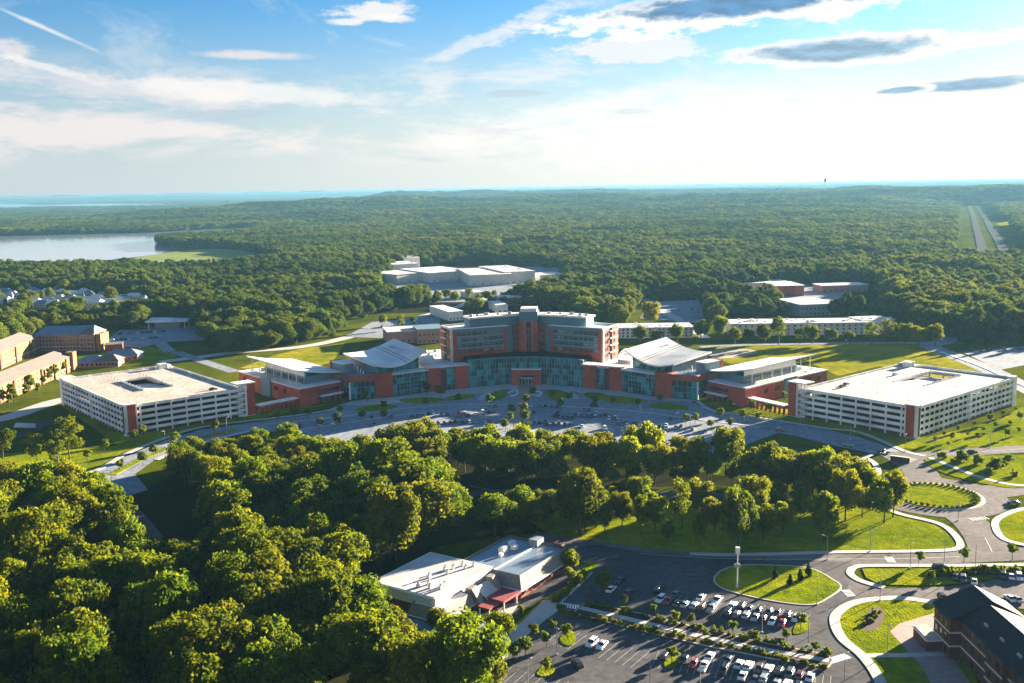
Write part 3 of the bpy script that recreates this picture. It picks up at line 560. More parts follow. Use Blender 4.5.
# ---- inner pavilions (large tilted roof) and outer pavilions (wing roof over a brick base)
def inner_pavilion(s, label):
    t = thing('clinic_pavilion', label, 'hospital wing', 'clinic pavilions of the hospital'); A = lambda a, b: hab(s, a, b)
    body = slab(t, [A(27.4, 55.6), A(51.6, 58.6), A(58.3, 64.4), A(67.6, 69.6), A(66.5, 76.5), A(74, 100), A(27.4, 104)], 0, 12.6, 'base_block', 'grey_roof')
    p, q = hp(s * 58.1, 19.4), hp(s * 76.6, 5); p, q = (p, q) if s > 0 else (q, p)
    curtain(t, p, q, .1, 12.6, 10, 5)
    p, q = hp(s * 76.6, 5), hp(s * 86, -.2); p, q = (p, q) if s > 0 else (q, p); MB().seg(p, q, 8, 0, 14.2, .6).build('brick_pier', 'brick', t)
    p, q = hp(s * 58, 19.8), hp(s * 77, 5); p, q = (p, q) if s > 0 else (q, p); MB().seg(p, q, 8.5, 12.62, 13.4, 1.1).build('flat_roof_edge', 'white_roof', t)
    # corner lobby: brick fascia over recessed glass
    p, q = hp(s * 86.2, .6), hp(s * 99.5, -4.5); p, q = (p, q) if s > 0 else (q, p); curtain(t, p, q, .1, 10.2, 5, 3, 'lobby_glass')
    p, q = hp(s * 99.5, -4.5), hp(s * 106, 5); p, q = (p, q) if s > 0 else (q, p); curtain(t, p, q, .1, 10.2, 3, 3, 'lobby_glass')
    fa = slab(t, H([(s * 85.8, -.4), (s * 99.8, -5.6), (s * 107, 5), (s * 100, 16), (s * 86, 12)]), 10.22, 13.6, 'brick_fascia', 'brick'); slab(fa, H([(s * 86.3, .2), (s * 99.4, -4.8), (s * 106.2, 5), (s * 99.6, 15.3), (s * 86.4, 11.6)]), 13.62, 13.8, 'lobby_roof', 'blue_roof')
    slab(t, H([(s * 99.4, -5.4), (s * 100.2, -5.7), (s * 100.4, -5), (s * 99.7, -4.7)]), 0, 10.2, 'column', 'trim')
    # upper storey under the tilted roof
    slab(t, [A(28, 64), A(58, 64), A(58, 95), A(28, 95)], 12.62, 15.2, 'upper_storey', 'panel')
    up = MB()
    zf = lambda i, j: 24.2 - 4.2 * i + (1.8 + .8 * i) * j - 4.4 * math.sin(math.pi * i) * (1 - .45 * j) - .2
    RP = lambda i, j: A(23.8 + 38.2 * i - 6.5 * j * (1 - i) - 2 * i * j, 60.6 + (45 - 8.5 * i) * j)
    wing_roof(up, RP, 14, 8, zf)
    ro = up.build('tilted_roof', 'white_roof', t)
    for ii in (.30, .36, .93):
        sm = MB()
        for j in range(8):
            a = (ii, j / 8); b = (ii + .012, (j + 1) / 8); pts = [(a[0], a[1]), (b[0], a[1]), (b[0], b[1]), (a[0], b[1])]
            sm.quad(*[(*RP(x, y), zf(x, y) + .06) for x, y in pts])
        sm.build('roof_seam', 'dark_metal', ro)
    gl = MB()
    for i in range(14):
        x0, x1 = max(.1, i / 14), min(.9, (i + 1) / 14)
        if x1 <= x0: continue
        p0, p1 = A(23.8 + 38.2 * x0, 63.5), A(23.8 + 38.2 * x1, 63.5); n = len(gl.v)
        gl.v += [(*p0, 12.62), (*p1, 12.62), (*p1, zf(x1, .05) - .95), (*p0, zf(x0, .05) - .95)]; gl.f.append((n, n + 1, n + 2, n + 3))
    gl.build('clerestory', 'glass', t)
    sw = MB()
    for i, a in enumerate((27.8, 58.2)):
        x = (a - 23.8) / 38.2
        for j in range(8):
            y0, y1 = j / 8, (j + 1) / 8; b0, b1 = 63.5 + 32 * y0, 63.5 + 32 * y1; j0, j1 = (b0 - 60.6) / 36.4, (b1 - 60.6) / 36.4; n = len(sw.v)
            sw.v += [(*A(a, b0), 12.62), (*A(a, b1), 12.62), (*A(a, b1), zf(x, j1) - .95), (*A(a, b0), zf(x, j0) - .95)]; sw.f.append((n, n + 1, n + 2, n + 3))
    sw.build('side_wall', 'panel', t)
    # stair box with a brick edge beside the roof
    bx = slab(t, [A(65.5, 76), A(72, 76), A(72, 90), A(65.5, 90)], 12.62, 19.4, 'stair_box', 'panel'); slab(bx, [A(64.8, 90.02), A(72.4, 90.02), A(72.4, 92), A(64.8, 92)], 12.62, 20, 'brick_fin', 'brick')
    slab(bx, [A(65.2, 75.7), A(72.3, 75.7), A(72.3, 90), A(65.2, 90)], 19.42, 19.8, 'roof', 'white_roof')
    for k in range(3): MB().tube((*A(64, 68 + 3 * k), 12.6), (*A(64, 68 + 3 * k), 15.4 + k), .35, .35, 8).build('vent_pipe', 'trim', t)
    return t
inner_pavilion(-1, 'pavilion with big tilted white roof left of the tower')
inner_pavilion(1, 'pavilion with big tilted white roof right of the tower')
def outer_pavilion(s, label):
    t = thing('wing_roof_pavilion', label, 'hospital wing', 'outer pavilions of the hospital'); A = lambda a, b: hab(s, a, b)
    bs = slab(t, [A(75, 75), A(93, 73), A(104, 72), A(104, 150), A(75, 150)], 0, 9.7, 'brick_base', 'brick')
    slab(bs, [A(75.3, 74.6), A(93, 72.7), A(104.4, 71.6), A(104.4, 150.4), A(75.3, 150.4)], 9.72, 10.3, 'flat_roof', 'white_roof')
    # front: recessed entry with canopy and strip window ; brick corner block
    slab(bs, [A(76, 73.6), A(92, 71.6), A(92, 68.6), A(76, 70.6)], 3.9, 4.5, 'entry_canopy', 'trim')
    for a in (77.5, 81, 84.5, 88, 91.5): slab(bs, [A(a, 71.2), A(a + .8, 71.2), A(a + .8, 72), A(a, 72)], 0, 3.88, 'canopy_column', 'brick')
    def strip(a0, a1, z0, z1, nm, m):
        b0, b1 = 75 - (a0 - 75) / 9, 75 - (a1 - 75) / 9; slab(bs, [A(a0, b0 - .14), A(a1, b1 - .14), A(a1, b1 + .05), A(a0, b0 + .05)], z0, z1, nm, m)
    strip(77, 91, 5.4, 7.4, 'window', 'window'); strip(77, 91, .2, 3.4, 'shopfront', 'glass')
    slab(bs, [A(93.02, 70.6), A(104.8, 69.6), A(104.8, 80), A(93.02, 80)], 0, 9.68, 'corner_block', 'brick')
    for b, w in ((88, 3), (98, 5), (112, 8), (128, 5), (140, 4)): slab(bs, [A(104.02, b), A(104.02, b + w), A(104.2, b + w), A(104.2, b)], 5, 7.6, 'window', 'window')
    slab(bs, [A(104.02, 106), A(104.02, 118), A(105.2, 118), A(105.2, 106)], .1, 10.9, 'metal_bay', 'panel')
    # clerestory storey and wing roof on slender posts
    up = slab(t, [A(76, 84), A(96, 80), A(96, 130), A(76, 134)], 10.32, 14.6, 'upper_storey', 'panel')
    for k in range(7):
        b = 82 + k * 6.7; slab(up, [A(96.02, b), A(96.02, b + 5.2), A(96.2, b + 5.2), A(96.2, b)], 11.2, 13.4, 'window', 'window')
    zf = lambda i, j: 15.1 + 4.6 * i ** 1.6 + .9 * j * i
    rb = MB(); wing_roof(rb, lambda i, j: A(71.5 + 30.5 * i, 79.5 + (4 if i > .8 else 0) * 0 + 62 * j), 12, 6, zf, .7); rb.build('wing_roof', 'white_roof', t)
    hi = MB()
    for j in range(8):
        b0, b1 = 80.5 + 49 * j / 8, 80.5 + 49 * (j + 1) / 8; n = len(hi.v); i_ = (95.8 - 71.5) / 30.5
        hi.v += [(*A(95.8, b0), 14.62), (*A(95.8, b1), 14.62), (*A(95.8, b1), zf(i_, (b1 - 79.5) / 62) - .72), (*A(95.8, b0), zf(i_, (b0 - 79.5) / 62) - .72)]; hi.f.append((n, n + 1, n + 2, n + 3))
    hi.build('upper_wall', 'trim', up)
    fr = MB()
    for i in range(12):
        x0, x1 = (76 + 20 * i / 12 - 71.5) / 30.5, (76 + 20 * (i + 1) / 12 - 71.5) / 30.5; a0, a1 = 76 + 20 * i / 12, 76 + 20 * (i + 1) / 12; b0, b1 = 84 - (a0 - 76) / 5, 84 - (a1 - 76) / 5; n = len(fr.v)
        fr.v += [(*A(a0, b0), 14.62), (*A(a1, b1), 14.62), (*A(a1, b1), zf(x1, .06) - .72), (*A(a0, b0), zf(x0, .06) - .72)]; fr.f.append((n, n + 1, n + 2, n + 3))
    fr.build('front_glazing', 'glass', up)
    for k in range(7):
        b = 81.5 + k * 9.3; MB().tube((*A(100.5, b), 10.3), (*A(100.5, b), zf(.95, (b - 79.5) / 62) - .7), .2, .2, 6).build('roof_post', 'trim', t)
    for a, b, w_, h_ in ((80, 138, 3.4, 1.8), (86, 141, 2.4, 1.4), (92, 136, 2.8, 2.0), (97, 143, 1.8, 1.2), (83, 146, 1.6, 1.1), (99, 134, 1.2, .9)): slab(bs, [A(a, b), A(a + w_, b), A(a + w_, b + w_ * .7), A(a, b + w_ * .7)], 10.31, 10.31 + h_, 'rooftop_unit', 'metal' if w_ > 2 else 'trim')
    return t
outer_pavilion(-1, 'outer pavilion with wing roof on a red brick base next to the left garage')
outer_pavilion(1, 'outer pavilion with wing roof on a red brick base next to the right garage')
# ---- covered walkways to the garages
def walkway(s, label):
    A = lambda a, b: hab(s, a, b); t = thing('covered_walkway', label, 'walkway', 'covered walkways between garages and pavilions')
    P0, P1 = A(105.1, 74), A(131, 70.5); d = (P1 - P0).normalized(); n = Vector((-d.y, d.x)); L = (P1 - P0).length
    at = lambda x, y: P0 + d * x + n * y
    MB().prism([at(.1, -2.6), at(L, -2.6), at(L, 2.6), at(.1, 2.6)], 4.6, 5.2).build('roof', 'white_roof', t)
    MB().prism([at(.2, -2.3), at(L, -2.3), at(L, 2.3), at(.2, 2.3)], 3.4, 4.58).build('lintel', 'brick', t)
    for k in range(9):
        x = .3 + (L - 1.2) * k / 8
        for y in (-2.3, 1.5): MB().prism([at(x, y), at(x + .9, y), at(x + .9, y + .8), at(x, y + .8)], 0, 3.38).build('pier', 'brick', t)
    return t
walkway(-1, 'low brick walkway with white roof joining the left garage to the left pavilion'); walkway(1, 'low brick walkway with white roof joining the right garage to the right pavilion')
# ---- parking garages
def garage(s, label, ramp0, ramp1):
    t = thing('parking_garage', label, 'parking garage', 'five-level parking garages flanking the hospital')
    A = lambda a, b: hab(s, a, b)
    # long side runs along a'... corner at (a0,b0)
    a0, b0 = 202.2, 70.7; W, LN = 64.0, 105.0                # front corner; short side towards smaller a, long side towards larger b
    Q = lambda x, y: A(a0 - x, b0 + y)                       # x 0..W inward along the hospital-facing side, y 0..LN away
    rect = lambda x0, x1, y0, y1: [Q(x0, y0), Q(x1, y0), Q(x1, y1), Q(x0, y1)]
    lv = 3.05; top = 5
    for k in range(top):
        z = k * lv
        if k < top - 1: MB().prism(rect(.6, W - .6, .6, LN - .6), z + (.05 if k == 0 else -.3), z + (.1 if k == 0 else 0)).build('floor_slab', 'shade_fill' if k else 'deck', t)
    zt = (top - 1) * lv + 2.3
    rd = MB(); x0, x1 = 24, 40
    for r in (rect(.6, W - .6, .6, ramp0), rect(.6, W - .6, ramp1, LN - .6), rect(.6, x0, ramp0, ramp1), rect(x1, W - .6, ramp0, ramp1)): rd.prism(r, zt - .4, zt)
    rd.build('roof_deck', 'deck', t)
    n = len(rd.v); rp = MB(); P = [Q(x0, ramp0), Q(x1, ramp0), Q(x1, ramp1), Q(x0, ramp1)]; rp.prism(P, zt - 3.6, 0, [zt - .02, zt - .02, zt - 2.9, zt - 2.9]); rp.build('ramp', 'grey_roof', t)
    st = MB()
    for y in range(int(ramp0), int(LN) - 12, 5): st.prism(rect(x0 - .5, x0 - .1, y, y + .5), zt, zt + 1.5); st.prism(rect(x1 + .1, x1 + .5, y, y + .5), zt, zt + 1.5)
    st.prism(rect(x0 - .4, x0 - .15, ramp0, ramp1), zt + .01, zt + .9); st.prism(rect(x1 + .15, x1 + .4, ramp0, ramp1), zt + .01, zt + .9); st.prism(rect(x0, x1, ramp1 + .05, ramp1 + .3), zt + .01, zt + .9); st.build('ramp_parapet', 'band', t)
    core = MB().prism(rect(10, W - 10, 10, LN - 10), .12, zt - 3.7).build('shade_core', 'shade_fill', t)  # solid dark block added so the open decks look shaded inside
    # spandrel bands and columns on each side
    def side(f, L, ncol, nwin):
        for k in range(top):
            z = zt - (top - 1 - k) * lv
            bb = MB(); bb.prism([f(1, 0), f(L - 1, 0), f(L - 1, .35), f(1, .35)], z - .55, z + .95); bb.build('parapet_band', 'band', t)
        zz = MB(); zz.prism([f(1, .4), f(L - 1, .4), f(L - 1, .7), f(1, .7)], 0, .9); zz.build('base_wall', 'brick_dark', t)
        cb = MB()
        for i in range(1, ncol): x = L * i / ncol; cb.prism([f(x - .35, -.18), f(x + .35, -.18), f(x + .35, .6), f(x - .35, .6)], 0, zt + .98)
        cb.build('column', 'band', t)
        if nwin:
            pb = MB()
            for i in range(nwin): x = L * (i + .5) / nwin; pb.prism([f(x - .45, .02), f(x + .45, .02), f(x + .45, .3), f(x - .45, .3)], .92, zt - .6)
            pb.build('facade_pier', 'band', t)
    side(lambda x, d: Q(x, d), W, 8, 0); side(lambda x, d: Q(d, x), LN, 4, 22); side(lambda x, d: Q(W - d, x), LN, 10, 0); side(lambda x, d: Q(x, LN - d), W, 8, 0)
    for x, y in ((0, 0),):
        cp = MB().prism(rect(-.4, 6.2, -.5, 2.6), 0, zt + 1.6).build('corner_tower', 'band', t); MB().prism(rect(1.2, 5.4, -.72, -.52), .3, zt + 1.1).build('brick_panel', 'brick', cp)
        MB().prism(rect(-.62, -.42, .2, 1.6), 1, zt + .6).build('vent_slot', 'shade_fill', cp)
    for x0_, x1_, y0_, y1_ in ((-.3, 3.5, LN - 4, LN + .3), (W - 3.5, W + .3, LN - 4, LN + .3)): MB().prism(rect(x0_, x1_, y0_, y1_), 0, zt + 1.5).build('corner_pier', 'band', t)
    bm_ = MB()
    for x in (5.5, 21, 43, 58.5):
        for k in range(int((LN - 14) / 2.7)):
            y = 7 + 2.7 * k; bm_.quad(*[(*p, zt + .006) for p in rect(x - 2.5, x + 2.5, y, y + .14)])
    bm_.build('bay_marking', 'bay_paint', t)
    # stair tower at the hospital end
    sx = MB().prism(rect(W - 1.5, W + 6, -1.2, 6.5), 0, .3).build('stair_tower', 'band', t)
    MB().prism(rect(W + 1.2, W + 6, -1.2, .4), .3, zt + 3.2).build('brick_panel', 'brick', sx); MB().prism(rect(W + .2, W + 1.18, -1.4, 6.5), .3, zt + 3.3).build('tower_frame', 'band', sx)
    MB().prism(rect(W + 1.2, W + 6.2, .42, 6.5), .3, zt + 3.1).build('tower_wall', 'band', sx)
    for k in range(5): MB().prism(rect(W - 3.6, W + .18, -1.1, 4), .31 + k * lv, 1.3 + k * lv).build('landing', 'band', sx)
    for x in (W - 3.6, W - 1.9): MB().prism(rect(x, x + .4, -1.3, -1.12), .31, zt + 2.9).build('tower_mullion', 'band', sx)
    MB().prism(rect(W - 4.2, W + 6.5, -1.7, 7), zt + 3.32, zt + 3.9).build('tower_roof', 'white_roof', sx)
    # rear stair head
    rh = MB().prism(rect(W - 8, W - 3.6, LN - 8, LN - 3), zt + .01, zt + 2.6).build('stair_head', 'band', t); MB().prism(rect(W - 8.4, W - 3.2, LN - 8.4, LN - 2.6), zt + 2.62, zt + 3).build('roof', 'white_roof', rh)
    return Q, zt
GQ = {}
GQ[-1] = garage(-1, 'five-level white banded parking garage on the left, with brick corner tower', 38, 74)
GQ[1] = garage(1, 'five-level white banded parking garage on the right, above the green bank', 50, 92)
# ------------------------------------------------------------------ community building in the foreground
cb = thing('community_building', 'flat roofed community building with mansard edges and red entrance canopy in the foreground', 'building')
CF = Fr(G(433, 599, 10), (.55, .835))
def cbx(d0, d1, e0, e1, z0, z1, nm, m, p=cb): return MB().prism(CF.rect(d0, d1, e0, e1), z0, z1).build(nm, m, p)
hall = cbx(3.9, 30.6, -24.6, -2.4, 0, 5.2, 'hall', 'brick_dark'); cbx(3.5, 31, -25, -2, 5.22, 8.0, 'upper_wall', 'concrete', hall)  # dark lower wall colour stands in for the shaded recess below the fascia
cbx(3.2, 31.3, -25.3, -1.7, 8.02, 8.4, 'fascia', 'trim', hall); cbx(3.8, 30.7, -24.7, -2.3, 8.42, 8.5, 'roof', 'grey_roof', hall)
for d, e in ((6, -8), (7, -5), (8, -10), (9.5, -5.5), (12, -13), (17, -10), (19, -12.5), (21, -11), (23, -8), (24.5, -10), (26, -7), (5, -11.5)):
    u = cbx(d + 2, d + 2.9, e, e + .8, 8.51, 9.4, 'roof_vent', 'trim', hall); MB().tube((*CF.P(d + 2.45, e + .4), 9.4), (*CF.P(d + 2.45, e + .4), 10), .25, .4, 8).build('cowl', 'metal', u)
def mansard(d0, d1, e0, e1, z0, z1, ins, nm, m, p):
    mb = MB(); A = CF.rect(d0, d1, e0, e1); B = CF.rect(d0 + ins, d1 - ins, e0 + ins, e1 - ins)
    for i in range(4): j = (i + 1) % 4; mb.quad((*A[i], z0), (*B[i], z1), (*B[j], z1), (*A[j], z0))
    return mb.build(nm, m, p)
fw = cbx(2.2, 29, -1.9, .9, 0, 3.1, 'front_wing', 'brick_dark'); cbx(1.4, 16, -9, -2.02, 0, 3.1, 'front_wing_end', 'brick_dark', fw)
mansard(.9, 16.4, -10, 2.2, 3.11, 6.4, 1.0, 'mansard_roof', 'mansard', fw); cbx(2.1, 15.2, -8.8, 1.0, 5.6, 6.1, 'roof', 'white_roof', fw); cbx(.5, 16.8, -10.4, 2.6, 2.95, 3.1, 'soffit', 'trim', fw)
cbx(15.3, 29.6, -1.6, 1.2, 3.12, 5.4, 'link_roof', 'grey_roof', fw); cbx(29.6, 45, -12, -1.6, 3.12, 5.5, 'link_roof', 'grey_roof', fw)
# slanted glazed entry gables
for d in (16.2, 26.4):
    g = MB(); a, b, c, e_ = CF.P(d, -1), CF.P(d, 4.6), CF.P(d + 3.2, 3.4), CF.P(d + 3.2, -1)
    n = len(g.v); g.v += [(*a, 3), (*b, 3), (*c, 3), (*e_, 3), (*a, 7.2), (*CF.P(d, 1.4), 7.2), (*CF.P(d + 3.2, .6), 7.2), (*e_, 7.2)]
    g.f += [(0, 1, 5, 4), (1, 2, 6, 5), (2, 3, 7, 6), (4, 5, 6, 7), (3, 0, 4, 7)]; g.build('entry_gable', 'mansard', cb)
slo = MB(); slo.quad((*CF.P(19.5, 5), 3), (*CF.P(26.3, 5), 3), (*CF.P(26.3, .2), 6.4), (*CF.P(19.5, .2), 6.4)); slo.build('entry_skylight', 'grey_roof', cb)
cn = MB().prism(CF.rect(20, 28.4, 3.4, 9.6), 3.3, 4.0).build('entrance_canopy', 'red_roof', cb); MB().prism(CF.rect(14.6, 19.9, 4.4, 8.4), 3.0, 3.5).build('canopy_arm', 'red_roof', cn)
for d, e in ((27.6, 9), (21, 9), (15, 8), (15, 4.8), (27.6, 4)): MB().tube((*CF.P(d, e), 0), (*CF.P(d, e), 3.28), .22, .22, 8).build('canopy_post', 'trim', cn)
ew = cbx(29.2, 58.5, -15, 7.6, 0, 3.6, 'east_wing', 'brick'); mansard(29.7, 60.2, -15.6, 9.4, 3.8, 7.6, 1.6, 'mansard_roof', 'mansard', ew)
cbx(29.2, 60.7, -16, 9.9, 3.62, 3.78, 'soffit', 'trim', ew); cbx(31.4, 58.4, -13.9, 7.6, 6.3, 6.9, 'roof', 'blue_roof', ew); cbx(31.2, 58.6, -2, -1.5, 6.92, 7.3, 'roof_divider', 'white_roof', ew)
for i in range(7): cbx(33 + 3.6 * i, 35 + 3.6 * i, 7.62, 7.72, .8, 3, 'window', 'window', ew)
for d, e, w, h in ((45, -9, 2.6, 1.6), (49, -7, 2, 1.3), (52, -10, 2.2, 1.2), (42, -7, 1.3, 1), (55, -4, 4, 2.2)): cbx(d, d + w, e, e + w * .8, 6.92, 6.92 + h, 'rooftop_unit', 'metal' if w > 3 else 'trim', ew)
cbx(58.6, 61, 3, 6, 0, 8, 'chimney', 'brick_dark', ew)
lw = cbx(1, 9, -34, -25.4, 0, 3.4, 'rear_wing', 'brick_dark'); cbx(.6, 9.4, -34.4, -25.4, 3.42, 3.9, 'roof', 'blue_roof', lw)
cbx(-3.5, 1.3, -20, -4, 0, 2.2, 'service_lean_to', 'brick_dark'); cbx(-3.8, .4, -20.4, 2.6, 2.22, 2.6, 'lean_to_roof', 'blue_roof')
for i in range(6): cbx(3.4 + 4 * i, 5.2 + 4 * i, .92, 1.02, .7, 2.6, 'window', 'window', fw)

# ------------------------------------------------------------------ dark slate-roofed brick building, lower right corner
db = thing('brick_apartment_building', 'dark brick three-storey building with black slate gables in the lower right corner', 'building')
def gable(mb, x0, x1, y0, y1, ze, zr, along='y', ov=.6, mid=None):
    x0 -= ov; x1 += ov; y0 -= ov; y1 += ov; n = len(mb.v)
    if along == 'y':
        c = mid if mid else (x0 + x1) / 2; mb.v += [(x0, y0, ze), (x1, y0, ze), (x1, y1, ze), (x0, y1, ze), (c, y0, zr), (c, y1, zr)]
        mb.f += [(n, n + 4, n + 5, n + 3), (n + 1, n + 2, n + 5, n + 4), (n, n + 1, n + 4), (n + 2, n + 3, n + 5), (n, n + 3, n + 2, n + 1)]
    else:
        c = (y0 + y1) / 2; mb.v += [(x0, y0, ze), (x1, y0, ze), (x1, y1, ze), (x0, y1, ze), (x0, c, zr), (x1, c, zr)]
        mb.f += [(n, n + 1, n + 5, n + 4), (n + 2, n + 3, n + 4, n + 5), (n, n + 4, n + 3), (n + 1, n + 2, n + 5), (n, n + 3, n + 2, n + 1)]
    return mb
def rect(x0, x1, y0, y1): return [(x0, y0), (x1, y0), (x1, y1), (x0, y1)]
main = MB().prism(rect(112, 127, 176, 237.9), 0, 11).build('main_wall', 'brick_dark', db); bay = MB().prism(rect(109.2, 127.4, 238, 247.5), 0, 11).build('corner_wall', 'brick_dark', db)
east = MB().prism(rect(127.1, 175, 205, 233), 0, 11).build('east_wall', 'brick_dark', db)
gable(MB(), 112, 127, 175, 238.6, 11.02, 15.2, 'y', .7, 118.2).build('roof', 'dark_roof', main); gable(MB(), 109.2, 127.4, 238, 247.5, 11.02, 15.6, 'y', .6, 119.4).build('roof', 'dark_roof', bay); gable(MB(), 120, 176, 205, 233, 11.03, 15.4, 'x', .6).build('roof', 'dark_roof', east)
b2 = MB().prism(rect(110.6, 111.98, 214, 222), 0, 10.8).build('window_bay', 'brick_dark', db); b3 = MB().prism(rect(110.6, 111.98, 190, 198), 0, 10.8).build('window_bay', 'brick_dark', db)
for z in (3.5, 7.1):
    for o, x, y0, y1 in ((bay, 109.0, 237.8, 247.7), (b2, 110.45, 213.9, 222.1), (b3, 110.45, 189.9, 198.1), (main, 111.8, 198.2, 213.8), (main, 111.8, 222.2, 237.7)): MB().prism(rect(x, x + .19, y0, y1), z, z + .35).build('stone_band', 'stone', o)
    MB().prism(rect(109, 127.6, 237.6, 237.95) if 0 else rect(109, 111.9, 237.7, 237.98), z, z + .35).build('stone_band', 'stone', bay)
for r in range(3):
    z = 1 + 3.6 * r
    for y in (240, 242.8, 245.6): MB().prism(rect(109.05, 109.18, y - .6, y + .6), z, z + 1.8).build('window', 'window', bay)
    for y in (200, 203.5, 207, 210.5, 224.5, 228, 231.5, 235): MB().prism(rect(111.86, 111.98, y - .6, y + .6), z, z + 1.8).build('window', 'window', main)
    for o, ys in ((b2, (216, 220)), (b3, (192, 196))):
        for y in ys: MB().prism(rect(110.46, 110.58, y - .6, y + .6), z, z + 1.8).build('window', 'window', o)
for y in (195, 207, 213, 221, 229): 
    s_ = MB(); s_.prism(rect(113.6, 114.0, y - .9, y + .9), 13.0, 13.6); s_.build('roof_vent', 'metal', main)
pr = MB().prism(rect(105.4, 109.0, 242.4, 251), 0, 2.9).build('porch', 'brick_dark', db); MB().prism(rect(105.1, 109.15, 242.1, 251.3), 2.92, 3.3).build('porch_coping', 'stone', pr); MB().prism(rect(105.6, 109.0, 242.6, 250.8), 3.32, 3.4).build('roof', 'deck', pr)

# ------------------------------------------------------------------ brick barracks on the left
def hip(mb, A, ze, zr, ins):
    """hip roof over quad A (A0-A1 long side)"""
    A = [Vector(a) for a in A]; m0 = (A[0] + A[3]) / 2; m1 = (A[1] + A[2]) / 2; d = (m1 - m0).normalized(); r0, r1 = m0 + d * ins, m1 - d * ins; n = len(mb.v)
    mb.v += [(*a, ze) for a in A] + [(*r0, zr), (*r1, zr)]; mb.f += [(n, n + 1, n + 5, n + 4), (n + 1, n + 2, n + 5), (n + 2, n + 3, n + 4, n + 5), (n + 3, n, n + 4), (n + 3, n + 2, n + 1, n)]
    return mb
def barrack(name, label, o, d, L, W, he, hr, wm, rm, n, rows, piers, cat='building', group=None, ins=5, bands=True):
    fr = Fr(o, d); t = thing(name, label, cat, group)
    w = MB().prism(fr.rect(0, L, -W, 0), 0, he).build('wall', wm, t)
    hip(MB(), fr.rect(-.6, L + .6, -W - .6, .6), he + .02, hr, ins).build('roof', rm, t)
    zs = [1.1 + (he - 1) / rows * k for k in range(rows)]
    wall_windows(w, fr.P(0, 0), fr.P(L, 0), zs, n, 1.3, 1.7, margin=1); wall_windows(w, fr.P(0, -W), fr.P(0, 0), zs, max(2, n // 4), 1.3, 1.7)
    wall_windows(w, fr.P(L, 0), fr.P(L, -W), zs, max(2, n // 4), 1.3, 1.7)
    for i in range(piers):
        x = L * (i + .5) / piers; MB().prism(fr.rect(x - 1.1, x + 1.1, .02, .9), 0, he - .4).build('downpipe_bay', 'brick_dark', w)
    if bands: MB().prism(fr.rect(-.1, L + .1, .02, .2), 3.2, 3.6).build('stone_band', 'stone', w)
    return t, fr, w
# wall direction d with outside on the right
t, fr, w = barrack('brick_barracks', 'sunlit tan brick barracks block with hipped tan roof, beside the left garage', (-301, 548), (-.03, 1), 135, 19, 10.6, 15, 'brick_tan', 'tan_roof', 26, 3, 7)
MB().prism(fr.rect(133, 139, -3, 2), 0, 13.5).build('end_tower', 'brick_tan', t); g = gable(MB(), -309, -299.5, 560, 571, 10.9, 15, 'x', .5).build('gable_dormer', 'blue_roof', t)
barrack('brick_barracks', 'long tan brick barracks block running off the left edge of the photo', (-352, 620), (-.115, 1), 150, 20, 12, 17, 'brick_tan', 'tan_roof', 20, 3, 5)
t, fr, w = barrack('brick_barracks', 'blue roofed pink brick barracks block facing the camera, behind the tan blocks', G(36, 351.5), Vector(G(97, 350.2)) - Vector(G(36, 351.5)), 47, 22, 13, 18.5, 'brick_pink', 'blue_roof', 18, 4, 0)
# side direction correction: the camera-facing wall of this block
MB().prism(fr.rect(36, 47.2, -21, -.2 + 4), 0, 13.4).build('gabled_end', 'brick_pink', t); hip(MB(), fr.rect(35, 48, -22, 4.6), 13.42, 17.6, 5).build('roof', 'tan_roof', t)
wall_windows(w, fr.P(36.5, 3.8), fr.P(46.5, 3.8), [1.2, 4.5, 7.8, 11], 4, 1.4, 1.7)
MB().prism(fr.rect(48.2, 52, -14, 3), 0, 13).build('end_wing', 'brick_tan', t)
# low hipped clubhouse between the barracks and the garage
t = thing('clubhouse', 'low clubhouse with grey hipped roofs and a brick base behind the left garage', 'building')
for o, L, W, he, hr, ins in ((G(75, 368), 20, 16, 3.6, 7.4, 7), (G(95, 367.5), 16, 15, 4.0, 8.2, 6), (G(104, 361.5), 24, 16, 3.8, 7.8, 7)):
    f2 = Fr(o, (.98, .1)); w = MB().prism(f2.rect(0, L, -W, 0), 0, he).build('wall', 'brick_pink', t); hip(MB(), f2.rect(-1, L + 1, -W - 1, 1), he + .02, hr, ins).build('roof', 'blue_roof' if L != 16 else 'tan_roof', w)
    wall_windows(w, f2.P(0, 0), f2.P(L, 0), [1.0], 6, 1.8, 1.8)
# canopied filling station / white canopy
t = thing('canopy_hall', 'wide white canopy roof on columns at the end of the left rear car park', 'building')
a = [Vector(G(*p, 6.5)) for p in ((145, 322.5), (187, 321.5), (192, 318.8), (152, 318.0))]; MB().prism(a, 6.2, 7.2).build('canopy_roof', 'white_roof', t)
c = sum(a, Vector((0, 0))) / 4
for p in a: q = c + (p - c) * .86; MB().tube((*q, 0), (*q, 6.18), .35, .35, 8).build('column', 'trim', t)
q = [c + (p - c) * .6 for p in a]; MB().prism(q, 0, 5.5).build('hall', 'panel', t)
